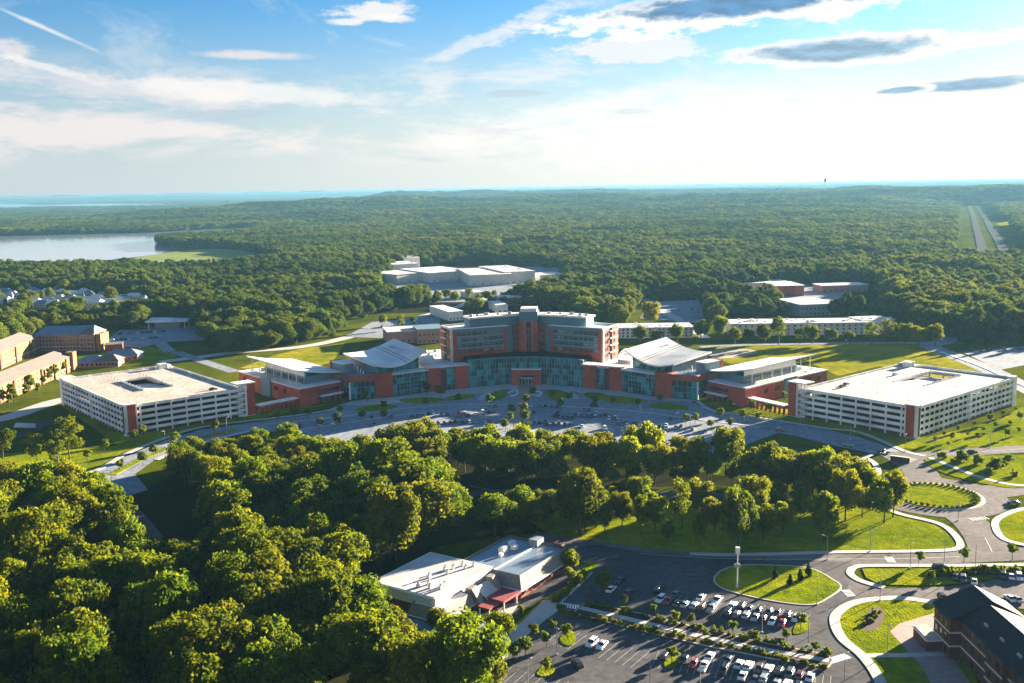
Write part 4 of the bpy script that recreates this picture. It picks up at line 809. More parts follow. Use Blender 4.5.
# small shelter on the left lawn
t = thing('picnic_shelter', 'small picnic shelter with pale metal roof on the shaded left lawn', 'shelter')
a = [Vector(G(*p, 3.4)) for p in ((13, 427), (36, 427.5), (35, 423), (19, 422.5))]; c = sum(a, Vector((0, 0))) / 4; mb = MB()
n = 0; mb.v += [(*p, 3.2) for p in a] + [(*((a[0] + a[3]) / 2), 4.4), (*((a[1] + a[2]) / 2), 4.4)]; mb.f += [(0, 1, 5, 4), (2, 3, 4, 5), (1, 2, 5), (3, 0, 4), (3, 2, 1, 0)]; mb.build('roof', 'grey_roof', t)
for p in a: q = c + (p - c) * .85; MB().tube((*q, 0), (*q, 3.2), .15, .15, 6).build('post', 'dark_metal', t)

# ------------------------------------------------------------------ buildings behind
def block(name, label, pxs, h, wm, rm, rows=0, n=0, cat='building', group=None, par=.5, extra=0, side=0):
    """pxs: front-left, front-right (ground) and depth in metres"""
    a, b, dep = Vector(G(*pxs[0])), Vector(G(*pxs[1])), pxs[2]; d = (b - a).normalized(); fr = Fr(a, d); L = (b - a).length; t = thing(name, label, cat, group)
    w = MB().prism(fr.rect(0, L, -dep, 0), 0, h).build('wall', wm, t); ro = MB().prism(fr.rect(-par, L + par, -dep - par, par), h + .01, h + .6).build('roof', rm, t)
    if rows: wall_windows(w, fr.P(0, 0), fr.P(L, 0), [1.0 + (h - .6) / rows * k for k in range(rows)], n, 1.5, 1.5, frame=None)
    if side and rows: wall_windows(w, fr.P(L, 0), fr.P(L, -dep), [1.0 + (h - .6) / rows * k for k in range(rows)], 4, 1.5, 1.5)
    r2 = random.Random(len(label))
    for i in range(extra):
        x = r2.uniform(.05, .93) * L; y = -r2.uniform(.2, .8) * dep; q = r2.uniform(1.2, 2.6); MB().prism(fr.rect(x, x + q, y, y + q * .7), h + .61, h + 1.2 + r2.random()).build('rooftop_unit', 'trim', ro)
    return t, fr, L, w
block('modular_barracks', 'long white three-storey modular block across the field, right of the big tree', ((731, 336), (889, 334.2), 26), 9.4, 'concrete', 'white_roof', 3, 26, extra=26, side=1)
t, fr, L, w = block('modular_barracks', 'separate white end section of the long modular block, at its right end', ((862, 333.4), (894.5, 332.2), 24), 9.9, 'concrete', 'grey_roof', 3, 7, extra=4, side=1)
block('modular_barracks', 'shorter white modular block behind the right-hand tilted roof', ((612, 338.6), (693, 337.6), 24), 8.2, 'concrete', 'white_roof', 3, 18, extra=12, side=1)
far = [('left-most white flat-roofed store', ((397, 283.5), (438, 279.5), 60), 11), ('low white store at the treeline', ((393, 273), (418, 271.8), 60), 12), ('tall white store box behind the plaza', ((404, 268.5), (420, 267.8), 40), 16),
       ('broad pale store in the plaza centre', ((430, 282.5), (472, 279.5), 90), 12), ('big pale store with stepped front', ((470, 286), (512, 284.5), 110), 13), ('right-hand pale store with bright end wall', ((505, 283.5), (535, 282), 110), 14), ('low pale annex right of the plaza', ((540, 281), (566, 279.5), 40), 7)]
for l, p, h in far: block('shopping_plaza_store', l + ' in the far shopping plaza', p, h, 'concrete', 'grey_roof' if h != 12 else 'white_roof', 1, 5, 'store', 'stores of the far shopping plaza', extra=5)
for l, p, h, wm, rm, r_, n_ in (('white gabled shed with bright long roof left of the tower', ((449, 321), (463, 320), 55), 8, 'trim', 'white_roof', 1, 4), ('small white roofed building in the trees above the shed', ((470, 298.5), (484, 297.5), 26), 6, 'concrete', 'white_roof', 1, 3),
        ('brick building with pale roof behind the tower', ((500, 306), (522, 305), 24), 8, 'brick_pink', 'white_roof', 2, 5), ('narrow white shed touching the tower roofline', ((497, 313), (508, 312.5), 40), 7, 'trim', 'white_roof', 1, 2), ('little white house among trees right of the brick building', ((543, 299.5), (556, 299), 20), 7, 'concrete', 'white_roof', 1, 3),
        ('pale block between trees behind the tower', ((580, 298), (594, 297.6), 18), 7, 'concrete', 'grey_roof', 1, 3), ('white house with small blue-white roof by the road', ((586, 307), (592, 306.7), 10), 5, 'trim', 'white_roof', 1, 2),
        ('white-roofed hall left of the tower behind the tilted roof', ((388, 344), (424, 342), 30), 9, 'brick_pink', 'grey_roof', 1, 6), ('blue-grey flat building joined to the tower end', ((418, 344), (444, 342.6), 26), 11, 'brick_pink', 'blue_roof', 2, 6),
        ('office block with blue ribbon windows behind the long white block', ((800, 316), (838, 314.5), 50), 10, 'panel', 'white_roof', 2, 9), ('red brick hall with white flat roof at the wood edge', ((776, 296.5), (804, 295.8), 44), 11, 'brick', 'white_roof', 1, 5), ('low long building with white roof under the far trees', ((822, 292.5), (868, 291.2), 26), 7, 'brick_pink', 'white_roof', 1, 8),
        ('long white roof showing through the trees right of centre', ((740, 289), (790, 287.4), 30), 6, 'concrete', 'white_roof', 1, 8), ('pale gabled roof in the trees near the long white roof', ((712, 290.5), (727, 290), 24), 8, 'concrete', 'white_roof', 1, 3), ('small dark brick store near the left rear car park', ((105, 352), (122, 351), 14), 5, 'brick', 'tan_roof', 1, 4)):
    block('low_building', l, p, h, wm, rm, r_, n_)
# houses far left
hz = [(4, 302), (20, 305), (27, 299), (42, 302), (57, 304), (60, 297.5), (75, 306), (52, 310), (66, 311), (78, 303), (84, 306.5), (88, 300), (33, 308), (12, 309), (96, 304), (70, 299.6), (45, 297.5), (5, 297), (133, 302.5), (141, 305), (20, 311), (12, 300), (35, 304), (48, 306), (68, 304), (92, 309), (104, 301), (110, 309), (30, 295.5), (58, 294.5), (2, 306), (82, 297), (40, 310)]
wn_ = ['cream', 'white', 'grey', 'tan']
hs = sorted(hz, key=lambda q: q[0]); HOUSES = []
for i, (x, y) in enumerate(hs):
    c = Vector(G(x, y)); CLEAR.append([c + Vector((a_, b_)) for a_, b_ in ((-11, -16), (11, -16), (11, 10), (-11, 10))]); ci = (i * 7 + 1) % 4; a = rnd.uniform(-.5, .5); d = Vector((math.cos(a), math.sin(a))); fr = Fr(c - d * 7, d); L = rnd.uniform(13, 17)
    rmn = ('white_roof', 'grey_roof', 'blue_roof')[i % 3]
    t = thing('suburban_house', f'{ORD[i]} house from the left in the far-left neighbourhood, {wn_[ci]} walls', 'house', 'houses of the far-left neighbourhood')
    w = MB().prism(fr.rect(0, L, -10, 0), 0, 6.5).build('wall', ('stone', 'trim', 'concrete', 'brick_tan')[ci], t); hip(MB(), fr.rect(-.6, L + .6, -10.6, .6), 6.52, 10.6, 2 if i % 2 else 5).build('roof', rmn, t)
    wall_windows(w, fr.P(0, 0), fr.P(L, 0), [1, 3.9], 4, 1.2, 1.5)
t, fr, L, w = block('school_building', 'blue roofed school building in the trees beyond the houses', ((98, 306.5), (128, 305), 40), 7, 'trim', 'blue_roof', 1, 8)
t, fr, L, w = block('school_annex', 'small white annex right of the blue roofed school', ((124, 303), (139, 302), 24), 7, 'trim', 'white_roof', 1, 4)
# water tower on the horizon
t = thing('water_tower', 'tiny dark water tower standing on the horizon right of centre', 'water tower'); X, Y = G(825, 190.5); z0 = terr(X, Y)
MB().tube((X, Y, z0), (X, Y, z0 + 95), 16, 14, 10).build('stem', 'dark_metal', t); MB().tube((X, Y, z0 + 95.1), (X, Y, z0 + 105), 14, 20, 12).build('tank_base', 'dark_metal', t); MB().tube((X, Y, z0 + 105.1), (X, Y, z0 + 128), 20, 12, 12).build('tank', 'dark_metal', t)
# ------------------------------------------------------------------ trees
def crown_mesh(seed, rx, rz, zc, lobes, leaves, ls, mname, shape='round', core=True, rag=0):
    r = random.Random(seed); mb = MB(); L = []
    for i in range(lobes):
        for _ in range(50):
            if shape == 'cone':
                t = r.random() ** .7; ang = r.uniform(0, 6.283); rr = rx * (1 - t) * r.uniform(.45, .8); p = Vector((rr * math.cos(ang), rr * math.sin(ang), zc - rz + 2 * rz * t)); q = rx * (.22 + .42 * (1 - t)); break
            v = Vector((r.uniform(-1, 1), r.uniform(-1, 1), r.uniform(-.75, 1)))
            if v.length < 1 and v.length > .25: 
                p = Vector((v.x * rx * (.95 if rag else .80), v.y * rx * (.95 if rag else .80), zc + v.z * rz * (.92 if rag else .78))); q = rx * (r.uniform(.16, .5) if rag else r.uniform(.24, .46)); 
                if all((p - o).length > .55 * (q + oq) * .8 for o, oq in L): break
        L.append((p, q))
    def core_ball(p, q):
        bm = bmesh.new(); bmesh.ops.create_icosphere(bm, subdivisions=1, radius=q * .58)
        n = len(mb.v)
        for v in bm.verts: k = 1 + .25 * noise.noise(v.co * 1.3 + p); mb.v.append(tuple(p + v.co * k))
        for f in bm.faces: mb.f.append(tuple(n + v.index for v in f.verts))
        bm.free()
    for p, q in L:
        if core: core_ball(p, q)
        k = int(leaves * (q / (rx * .35)) ** 2)
        for _ in range(k):
            d = Vector((r.gauss(0, 1), r.gauss(0, 1), r.gauss(.25, 1))).normalized(); c = p + Vector((d.x, d.y, d.z * .85)) * q * r.uniform(.62, 1.28)
            nn = (d + Vector((r.gauss(0, .55), r.gauss(0, .55), r.gauss(0, .55)))).normalized(); u = nn.orthogonal().normalized(); a = r.uniform(0, 6.28); w = nn.cross(u); u, w = u * math.cos(a) + w * math.sin(a), w * math.cos(a) - u * math.sin(a)
            s1, s2 = ls * r.uniform(.6, 1.3), ls * r.uniform(.5, 1.0); b = nn * ls * r.uniform(.05, .3)
            mb.quad(c - u * s1 - b, c - w * s2, c + u * s1 - b, c + w * s2)
    return mb.mesh('foliage', mname), L
def trunk_mesh(seed, h, r0, L, zc):
    r = random.Random(seed); mb = MB(); t = Vector((r.uniform(-.5, .5), r.uniform(-.5, .5), h)); m = t * .5 + Vector((r.uniform(-.3, .3), r.uniform(-.3, .3), 0))
    mb.tube((0, 0, -.2), m, r0, r0 * .75, 7, False); mb.tube(m, t, r0 * .75, r0 * .4, 7)
    for p, q in sorted(L, key=lambda z: r.random())[:7]:
        s = m.lerp(t, r.uniform(0, .95)); mb.tube(s, s.lerp(p, .9), r0 * .38, r0 * .12, 5)
    return mb.mesh('trunk', 'bark')
def tree_kind(name, label, cat, spec, trunk_h, r0):
    me, L = crown_mesh(*spec); t = thing(name, label, cat); tr = bpy.data.objects.new('trunk', trunk_mesh(spec[0], trunk_h, r0, L, spec[3])); cr = bpy.data.objects.new('crown', me)
    for o in (tr, cr): COL.objects.link(o); o.parent = t
    kids(t, tr, cr); return t
BROAD = [tree_kind('broadleaf_tree', 'broadleaf tree', 'tree', (11 + i, 5.6, z, zc, lb, lv, .40, 'leaf'), zc + .5, .34) for i, (z, zc, lb, lv) in enumerate(((5.0, 8.4, 30, 190), (5.8, 8.9, 34, 180), (4.6, 7.7, 28, 190), (6.2, 9.4, 36, 175), (5.2, 8.2, 26, 200), (5.6, 9.0, 34, 170)))]
BROAD += [tree_kind('broadleaf_tree', 'broadleaf tree', 'tree', (21 + i, 5.4, z, zc, lb, lv, .40, 'leaf', 'round', True, 1), zc, .34) for i, (z, zc, lb, lv) in enumerate(((6.4, 9.4, 30, 170), (5.4, 8.8, 26, 190), (7.0, 10.2, 32, 150)))]
THIN = [tree_kind('slender_tree', 'slender tree', 'tree', (31 + i, 4.3, z, zc, lb, lv, .42, 'leaf', 'round', False, 1), zc + 2, .26) for i, (z, zc, lb, lv) in enumerate(((6.2, 9.0, 22, 90), (5.4, 8.4, 18, 100), (6.8, 9.8, 24, 85)))]
ROUND = [tree_kind('street_tree', 'street tree', 'tree', (41 + i, 2.2, 2.4, 4.2, 11, 60, .34, 'leaf_pale'), 4.4, .14) for i in range(3)]
COLUM = [tree_kind('columnar_tree', 'columnar tree', 'tree', (51 + i, 2.4, 4.4, 6.2, 16, 60, .4, 'leaf'), 6.5, .2, ) for i in range(2)]
CONIF = [tree_kind('evergreen_tree', 'evergreen tree', 'tree', (61 + i, 4.0, 6.6, 7.6, 30, 80, .45, 'leaf_dark', 'cone'), 12, .3) for i in range(2)]
SHRUB = [tree_kind('shrub', 'shrub', 'shrub', (71 + i, 1.0, .8, .75, 8, 30, .22, 'leaf_pale'), .6, .08) for i in range(2)]
FIRST = set()
def plant(kinds, X, Y, scale, label, group=None, name=None, z=0):
    src = kinds[rnd.randrange(len(kinds))]; rz = rnd.uniform(0, 6.28)
    if src.name not in FIRST:
        FIRST.add(src.name); o = src; o.location = (X, Y, z); o.rotation_euler.z = rz; o.scale = scale if hasattr(scale, '__len__') else (scale,) * 3; o['label'] = label
        if group: o['group'] = group
        return o
    return dup(src, (X, Y, z), rz, scale, label, group)
def num_rows(items, per, tmpl):
    """items (px, py, payload) -> labels by row (front to back) and place in the row"""
    items = sorted(items, key=lambda q: -q[1]); out = []; rows = [items[i:i + per] for i in range(0, len(items), per)]
    for ri, row in enumerate(rows):
        for ci, it in enumerate(sorted(row, key=lambda q: q[0])): out.append((it, tmpl(ri, ci)))
    return out
FOOT = [[G(*p) for p in ((346, 592), (366, 652), (424, 690), (474, 705), (512, 700), (512, 600), (430, 560))], [CF.P(d, e) for d, e in ((-6, -34), (62, -24), (64, 14), (10, 14), (-6, 6))]]
gap = [G(*p) for p in ((95, 500), (118, 497), (160, 484), (205, 505), (228, 545), (205, 575), (160, 575), (124, 545))]
# --- woods: dart throwing on the surveyed outline
def darts(poly, r0, tries, excl=(), seed=1):
    r = random.Random(seed); xs = [p[0] for p in poly]; ys = [p[1] for p in poly]; pts = []; grid = {}
    for _ in range(tries):
        p = (r.uniform(min(xs), max(xs)), r.uniform(min(ys), max(ys)))
        if not inside(p, poly) or any(inside(p, e) for e in excl): continue
        rr = r0 * r.uniform(.85, 1.25); gx, gy = int(p[0] // 12), int(p[1] // 12)
        if all((p[0] - q[0]) ** 2 + (p[1] - q[1]) ** 2 > rr * rr for i in (-1, 0, 1) for j in (-1, 0, 1) for q in grid.get((gx + i, gy + j), ())): grid.setdefault((gx, gy), []).append(p); pts.append(p)
    return pts
ROADSIDE = [G(*p) for p in ((440, 484), (760, 482), (770, 530), (600, 530), (548, 534), (470, 530), (440, 510))]
wood = darts(W1, 10.4, 16000, FOOT + [gap, ROADSIDE])
fore = []; belt = []
for p in wood:
    px, py = PX(*p)
    if px < -45 or px > 1030 or py > 738: continue
    (belt if py < 500 else fore).append((px, py, p))
def scl(lo=.85, hi=1.3): s = rnd.uniform(lo, hi); return (s * rnd.uniform(.92, 1.12), s * rnd.uniform(.92, 1.12), s * rnd.uniform(.92, 1.1))
for (px, py, p), lab in num_rows(fore, 14, lambda r, c: f'leafy tree in the foreground wood, {ORD[r]} row up from the bottom edge, {ORD[c]} from left'): plant(BROAD if rnd.random() < .85 else THIN, *p, scl(.9, 1.6), lab, 'trees of the foreground wood')
for (px, py, p), lab in num_rows(belt, 16, lambda r, c: f'leafy tree in the belt below the hospital forecourt, {ORD[r]} row back, {ORD[c]} from left'): plant(BROAD, *p, scl(.75, 1.05) if px < 390 and py < 488 else scl(.95, 1.35), lab, 'trees of the belt before the hospital') if px < 470 else plant(BROAD, *p, scl(1.0, 1.35), lab, 'trees of the belt before the hospital')
def row(kinds, pts, tmpl, group, lo=.85, hi=1.2, zs=None):
    for i, q in enumerate(sorted(pts, key=lambda q: (q[0], -q[1]))):
        X, Y = G(q[0], q[1]); k = q[2] if len(q) > 2 else 1; s = scl(lo, hi); plant(kinds, X, Y, tuple(v * k * w_ for v, w_ in zip(s, zs or (1, 1, 1))), tmpl.format(ORD[i]), group)
row(THIN + BROAD[6:], [(585, 531, .7), (605, 535, .8), (622, 529, .9), (641, 537, .75), (655, 531, .9), (668, 546, .7), (682, 531, .95), (699, 549, .8), (714, 532, 1), (738, 551, 1.15), (752, 531), (763, 541, .8), (783, 534, .9), (800, 523, .8), (824, 541, 1.25), (845, 521), (862, 517, .9), (884, 523, 1.15), (893, 517, 1)],
    'lone leafy tree on the sunny lawn above the lower street, {} from left', 'trees of the sunny lawn', .8, 1.1, (.85, .85, 1.15))
row(THIN + BROAD[6:], [(612, 516, .9), (638, 513), (700, 514, .8), (757, 511), (777, 513), (800, 509), (825, 507), (846, 504)], 'leafy tree between middle road and sunny lawn, {} from left', 'trees below the middle road', .75, 1.05)
row(BROAD, [(480 + 19 * i + (i * 37 % 7), 481.5 + (i * 5 % 4), .85 + .05 * (i % 5)) for i in range(14)], 'low tree filling the shaded belt edge along the middle road, {} from left', 'trees along the middle road', .5, .72)
row(BROAD, [(744 + 8.6 * i, 482 + 1.5 * i + (i * 5 % 7), .9 + .06 * (i * 3 % 5)) for i in range(16)] + [(756 + 15 * i, 477 + 2 * i, .85) for i in range(7)], 'leafy tree continuing the belt below the basin lawn, {} from left', 'trees below the basin lawn', .9, 1.15)
row(BROAD + THIN, [(508, 528, .8), (522, 520), (538, 531, .9), (551, 519, .8), (566, 530, .85), (580, 521), (596, 527, .8), (536, 512, .7)], 'leafy tree in the shade above the community building car park, {} from left', 'trees above the near car park', .8, 1.1)
row(BROAD + THIN, [(398 + 9.5 * i + (i * 29 % 6), 300 + (i * 3 % 5), .95) for i in range(16)] + [(470 + 11 * i, 306 + (i * 2 % 3), .8) for i in range(8)], 'leafy tree between the far plaza and the tower, {} from left', 'trees before the far plaza', .75, 1.0)
row(THIN, [(3, 459), (37, 466, 1.1), (58, 470, .9), (70, 461, 1.2)], 'tall thin-trunked tree on the left lawn by the shelter, {} from left', 'trees of the left lawn')
row(BROAD, [(569, 574, .62), (602, 591, .42), (500, 646, .66), (470, 634, .36), (438, 634, .5)], 'rounded tree beside the community building, {} from left', 'trees round the community building', .95, 1.05)
row(THIN + BROAD, [(650, 327, 1.5), (677, 342, 1.1), (640, 344, .9), (656, 344, .8), (600, 318, 1.1), (575, 318), (615, 322), (587, 312), (735, 344, .8), (748, 345, .7), (765, 343), (779, 345, 1.2), (800, 344, .8), (812, 344), (830, 344, .8), (850, 344, .7), (871, 345), (888, 346, 1.3), (905, 345), (918, 346, 1.2), (935, 346, 1.1), (383, 326, .8), (401, 329, .7), (413, 324, .6), (478, 312), (515, 303), (532, 308), (548, 309), (562, 308, 1.1), (468, 312, .8), (701, 342), (720, 340)],
    'leafy tree behind the hospital buildings, {} from the left', 'trees behind the hospital')
row(CONIF, [(955 + 7.5 * i, 338 + (i % 3) * 3, 1.0) for i in range(14)] + [(962 + 9 * i, 331, 1.0) for i in range(10)], 'dark evergreen in the dense plantation at the right edge, {} from left', 'evergreens of the right-hand plantation')
row(COLUM, [(4, 404), (11, 399), (15, 403), (27, 399), (31, 391), (38, 395), (44, 387), (50, 383), (56, 380), (64, 375), (10, 409)], 'narrow dark tree along the tan barracks wall, {} from left', 'narrow trees at the barracks', .75, 1.05)
row(ROUND, [(277, 421.5), (295, 420), (307.6, 419), (320, 429), (337, 426), (340, 414.5), (362, 421), (383, 411), (384, 421), (426, 407), (367, 402), (437, 394), (441, 398.5), (458, 404), (427, 395), (490, 407)], 'small street tree left of the brick walkway, {} from left', 'street trees left of the walkway')
row(ROUND, [(534, 398), (551, 399.5), (569, 402), (526, 405), (560, 411), (523.6, 417), (595, 405.5), (594, 412), (613, 406), (638, 408.5), (660, 403.5), (686, 425), (695, 424), (711, 430), (720, 420), (731, 410), (730, 429), (742, 421), (759, 422.5), (784, 400), (769, 413), (753, 412)], 'small street tree right of the brick walkway, {} from left', 'street trees right of the walkway')
row(ROUND, [(512, 415), (510, 424), (525, 424), (505, 432), (527, 433)], 'small tree edging the brick walkway, {} from left', 'trees edging the brick walkway', .9, 1.3)
row(ROUND, [(134, 442), (143, 437), (143, 466), (154, 457), (120, 471), (175, 446), (105, 452), (88, 462), (215, 434)], 'small tree along the left approach road, {} from left', 'trees of the left approach road')
row(ROUND, [(935, 443), (944, 437), (952, 441), (958, 432), (968, 437), (974, 427), (983, 433), (990, 423), (996, 430), (1003, 417), (1010, 426), (1016, 412), (1020, 421), (948, 447), (978, 442), (1006, 438), (1018, 434)], 'young tree on the green bank below the right garage, {} from left', 'young trees of the right bank', .4, .85)
row(SHRUB, [(942, 459, 2), (954, 463, 2), (962, 461, 2.4), (978, 464, 2.4), (988, 475, 2), (995, 470, 2.6), (1008, 462, 2), (1015, 476, 2)], 'big shrub on the lawn right of the roundabout, {} from left', 'shrubs of the right lawn')
row(ROUND, [(567, 640), (546, 673), (801, 630), (672, 664)], 'young tree on a little grass island in the near car park, {} from left', 'young trees of the car park islands', .6, .85)
row(ROUND, [(652.7, 615), (675.5, 624), (691, 626), (733, 634), (753, 645), (786.5, 641), (624.5, 606), (815, 655), (705, 640)], 'sapling in the planted strip of the near car park, {} from left', 'saplings of the planted strip', .45, .65)
row(ROUND, [(560, 623), (552, 632), (533, 641), (546, 647), (525, 657), (522, 619), (514, 662), (571, 583)], 'young tree on the verge by the community building, {} from left', 'young trees of the verge', .6, .95)
row(CONIF, [(790, 586), (800, 581), (808, 577), (775, 580)], 'small dark conifer on the triangular lawn, {} from left', 'conifers of the triangular lawn', .25, .32)
row(ROUND, [(1012, 560), (964, 562), (919, 566), (930, 583)], 'young tree near the court car park, {} from left', 'young trees by the court', .6, .9)
def shrub_line(a, b, n, off, lab, group, k=1.0):
    A_, B_ = Vector(G(*a)), Vector(G(*b)); nn = (B_ - A_).normalized(); nn = Vector((-nn.y, nn.x))
    for i in range(n):
        p = A_ + (B_ - A_) * (i + rnd.uniform(.2, .8)) / n + nn * (off + rnd.uniform(-.8, .8)); plant(SHRUB, p.x, p.y, tuple(v * k for v in scl(.6, 1.3)), lab.format(ORD[i]), group)
shrub_line((583, 609), (829, 662), 34, 3.0, 'low shrub on the upper side of the planted strip, {} from left', 'shrubs of the planted strip')
shrub_line((578, 612), (829, 664), 38, -3.2, 'low shrub on the lower side of the planted strip, {} from left', 'shrubs of the planted strip')
shrub_line((932, 575.5), (1040, 572), 22, 0, 'dark shrub in the hedge bed above the court car park, {} from left', 'shrubs of the hedge bed', 1.5)
shrub_line((560, 604), (590, 574), 12, 1.5, 'shrub along the community building drive, {} from left', 'shrubs along the drive', 1.3)
shrub_line((864, 626), (880, 612), 8, 0, 'shrub in the bark bed on the garden lawn, {} from left', 'shrubs of the bark bed')
for i in range(44):
    a = R(360 * i / 44); p = RC + Vector((math.cos(a), math.sin(a))) * 15.0
    plant(SHRUB, p.x, p.y, (.85, .85, .75), 'low dark shrub in the ring edging the roundabout lawn', 'shrubs ringing the roundabout', z=.3)

# ------------------------------------------------------------------ far forest: one mass of crowns to the horizon
pts, scs, rots = [], [], []
fr_ = random.Random(5); r = 400.0
cb_ = [(min(p[0] for p in c), max(p[0] for p in c), min(p[1] for p in c), max(p[1] for p in c), c) for c in CLEAR]
while r < 42000:
    s = max(9.6, .0072 * r); n = int(R(70) * r / s)
    for i in range(n):
        a = R(-35) + R(70) * (i + fr_.random()) / n; rr = r + s * fr_.uniform(-.5, .5); X, Y = rr * math.sin(a), rr * math.cos(a)
        if inside((X, Y), HOOD) and fr_.random() < .9: continue
        if any(x0 <= X <= x1 and y0 <= Y <= y1 and inside((X, Y), c) for x0, x1, y0, y1, c in cb_): continue
        cl = .5 + .5 * noise.noise((X / 150, Y / 150, 2.2)) + .35 * noise.noise((X / 55, Y / 55, 5.2)); k = s / 9.0 * fr_.uniform(.72, 1.4) * (.8 + .4 * cl); hz_ = min(1.45, k * fr_.uniform(.85, 1.2)) * (.75 + .5 * cl)
        pts.append((X, Y, terr(X, Y) - .8)); scs.append((k * 1.05, k * 1.05, hz_)); rots.append(fr_.uniform(0, 6.28))
    r += s * .86
me = bpy.data.meshes.new('forest'); me.from_pydata(pts, [], [])
at = me.attributes.new('tree_scale', 'FLOAT_VECTOR', 'POINT'); at.data.foreach_set('vector', [c for s in scs for c in s])
at = me.attributes.new('tree_turn', 'FLOAT', 'POINT'); at.data.foreach_set('value', rots)
forest = bpy.data.objects.new('forest', me); COL.objects.link(forest); tag(forest, 'wooded country of dense green tree crowns stretching away to the horizon', 'forest', kind='stuff')
ng = bpy.data.node_groups.new('forest_nodes', 'GeometryNodeTree'); ng.interface.new_socket('Geometry', in_out='INPUT', socket_type='NodeSocketGeometry'); ng.interface.new_socket('Geometry', in_out='OUTPUT', socket_type='NodeSocketGeometry')
N, L = ng.nodes, ng.links; gi, go = N.new('NodeGroupInput'), N.new('NodeGroupOutput'); iop = N.new('GeometryNodeInstanceOnPoints'); g2 = N.new('GeometryNodeGeometryToInstance')
for b in BROAD[:5] + [CONIF[0]]:
    oi = N.new('GeometryNodeObjectInfo'); oi.inputs['Object'].default_value = KIDS[b.name][1]; oi.transform_space = 'ORIGINAL'; sm_ = N.new('GeometryNodeSetMaterial'); sm_.inputs['Material'].default_value = M['leaf_wood']; L.new(oi.outputs['Geometry'], sm_.inputs[0]); L.new(sm_.outputs[0], g2.inputs[0])
iop.inputs['Pick Instance'].default_value = True; L.new(gi.outputs[0], iop.inputs['Points']); L.new(g2.outputs[0], iop.inputs['Instance'])
rv = N.new('FunctionNodeRandomValue'); rv.data_type = 'INT'; rv.inputs[4].default_value = 0; rv.inputs[5].default_value = 41
md = N.new('ShaderNodeMath'); md.operation = 'MODULO'; md.inputs[1].default_value = 5.03; mdn = N.new('FunctionNodeRandomValue'); mdn.data_type = 'INT'; mdn.inputs[4].default_value = 0; mdn.inputs[5].default_value = 4
L.new(mdn.outputs[2], iop.inputs['Instance Index'])
na = N.new('GeometryNodeInputNamedAttribute'); na.data_type = 'FLOAT_VECTOR'; na.inputs[0].default_value = 'tree_scale'; L.new(na.outputs[0], iop.inputs['Scale'])
nb = N.new('GeometryNodeInputNamedAttribute'); nb.data_type = 'FLOAT'; nb.inputs[0].default_value = 'tree_turn'; cx = N.new('ShaderNodeCombineXYZ'); L.new(nb.outputs[0], cx.inputs['Z']); L.new(cx.outputs[0], iop.inputs['Rotation'])
L.new(iop.outputs[0], go.inputs[0]); mo = forest.modifiers.new('forest', 'NODES'); mo.node_group = ng
print('forest points', len(pts), 'wood', len(fore), len(belt))
# ------------------------------------------------------------------ cars
PAINT = {}
def paint(n, c, met=.0):
    m = mat('car_paint_' + n, c, .28, .03, 1, .5, met); PAINT[n] = m
for n, c, met in (('white', (.78, .78, .77), 0), ('silver', (.42, .43, .44), .4), ('grey', (.13, .135, .14), .3), ('black', (.018, .018, .02), 0), ('red', (.38, .02, .025), 0), ('maroon', (.12, .018, .028), 0), ('blue', (.03, .07, .2), 0), ('brown', (.16, .10, .065), 0)): paint(n, c, met)
def car_kind(name, L, W, hb, hr, prof, cab, bed=False):
    """prof: side outline of the lower body (x,z); cab: x at base front, base rear, top front, top rear"""
    t = thing(name, name.replace('_', ' '), 'car'); b = MB(); n = len(prof)
    for s, w in ((-1, W / 2), (1, W / 2)): b.v += [(x, s * (w - (.07 if z > hb - .12 else 0.02 if z < .4 else 0)), z) for x, z in prof]
    b.f.append(tuple(range(n))); b.f.append(tuple(reversed(range(n, 2 * n))))
    for i in range(n): j = (i + 1) % n; b.f.append((i, n + i, n + j, j))
    f0, r0, f1, r1 = cab; w0, w1 = W / 2 - .10, W / 2 - .26
    k = len(b.v); b.v += [(f1, -w1, hr - .07), (f1, w1, hr - .07), (r1, w1, hr - .07), (r1, -w1, hr - .07), (f1 - .08, -w1 + .06, hr), (f1 - .08, w1 - .06, hr), (r1 + .08, w1 - .06, hr), (r1 + .08, -w1 + .06, hr)]
    b.f += [(k, k + 1, k + 5, k + 4), (k + 1, k + 2, k + 6, k + 5), (k + 2, k + 3, k + 7, k + 6), (k + 3, k, k + 4, k + 7), (k + 4, k + 5, k + 6, k + 7)]
    body = b.build('body', PAINT['white'], t); body.material_slots[0].link = 'OBJECT'; body.material_slots[0].material = PAINT['white']
    g = MB(); g.v = [(f0, -w0, hb - .02), (f0, w0, hb - .02), (r0, w0, hb - .02), (r0, -w0, hb - .02), (f1, -w1, hr - .075), (f1, w1, hr - .075), (r1, w1, hr - .075), (r1, -w1, hr - .075)]
    g.f = [(0, 1, 5, 4), (1, 2, 6, 5), (2, 3, 7, 6), (3, 0, 4, 7)]; win = g.build('windows', 'carglass', t); win.name = 'window_glass'
    ks = [body, win]
    for x in (L * .31, -L * .30):
        for s in (-1, 1):
            w = MB().tube((x, s * (W / 2 - .2), .33), (x, s * (W / 2 + .01), .33), .33, .33, 12).build('wheel', 'tyre', t); ks.append(w)
    for s in (-1, 1):
        h = MB().prism([(L / 2 - .04, s * (W / 2 - .5)), (L / 2 + .015, s * (W / 2 - .5)), (L / 2 - .03, s * (W / 2 - .14)), (L / 2 - .1, s * (W / 2 - .14))], .62, .76).build('headlight', 'trim', t); ks.append(h)
    return kids(t, *ks)
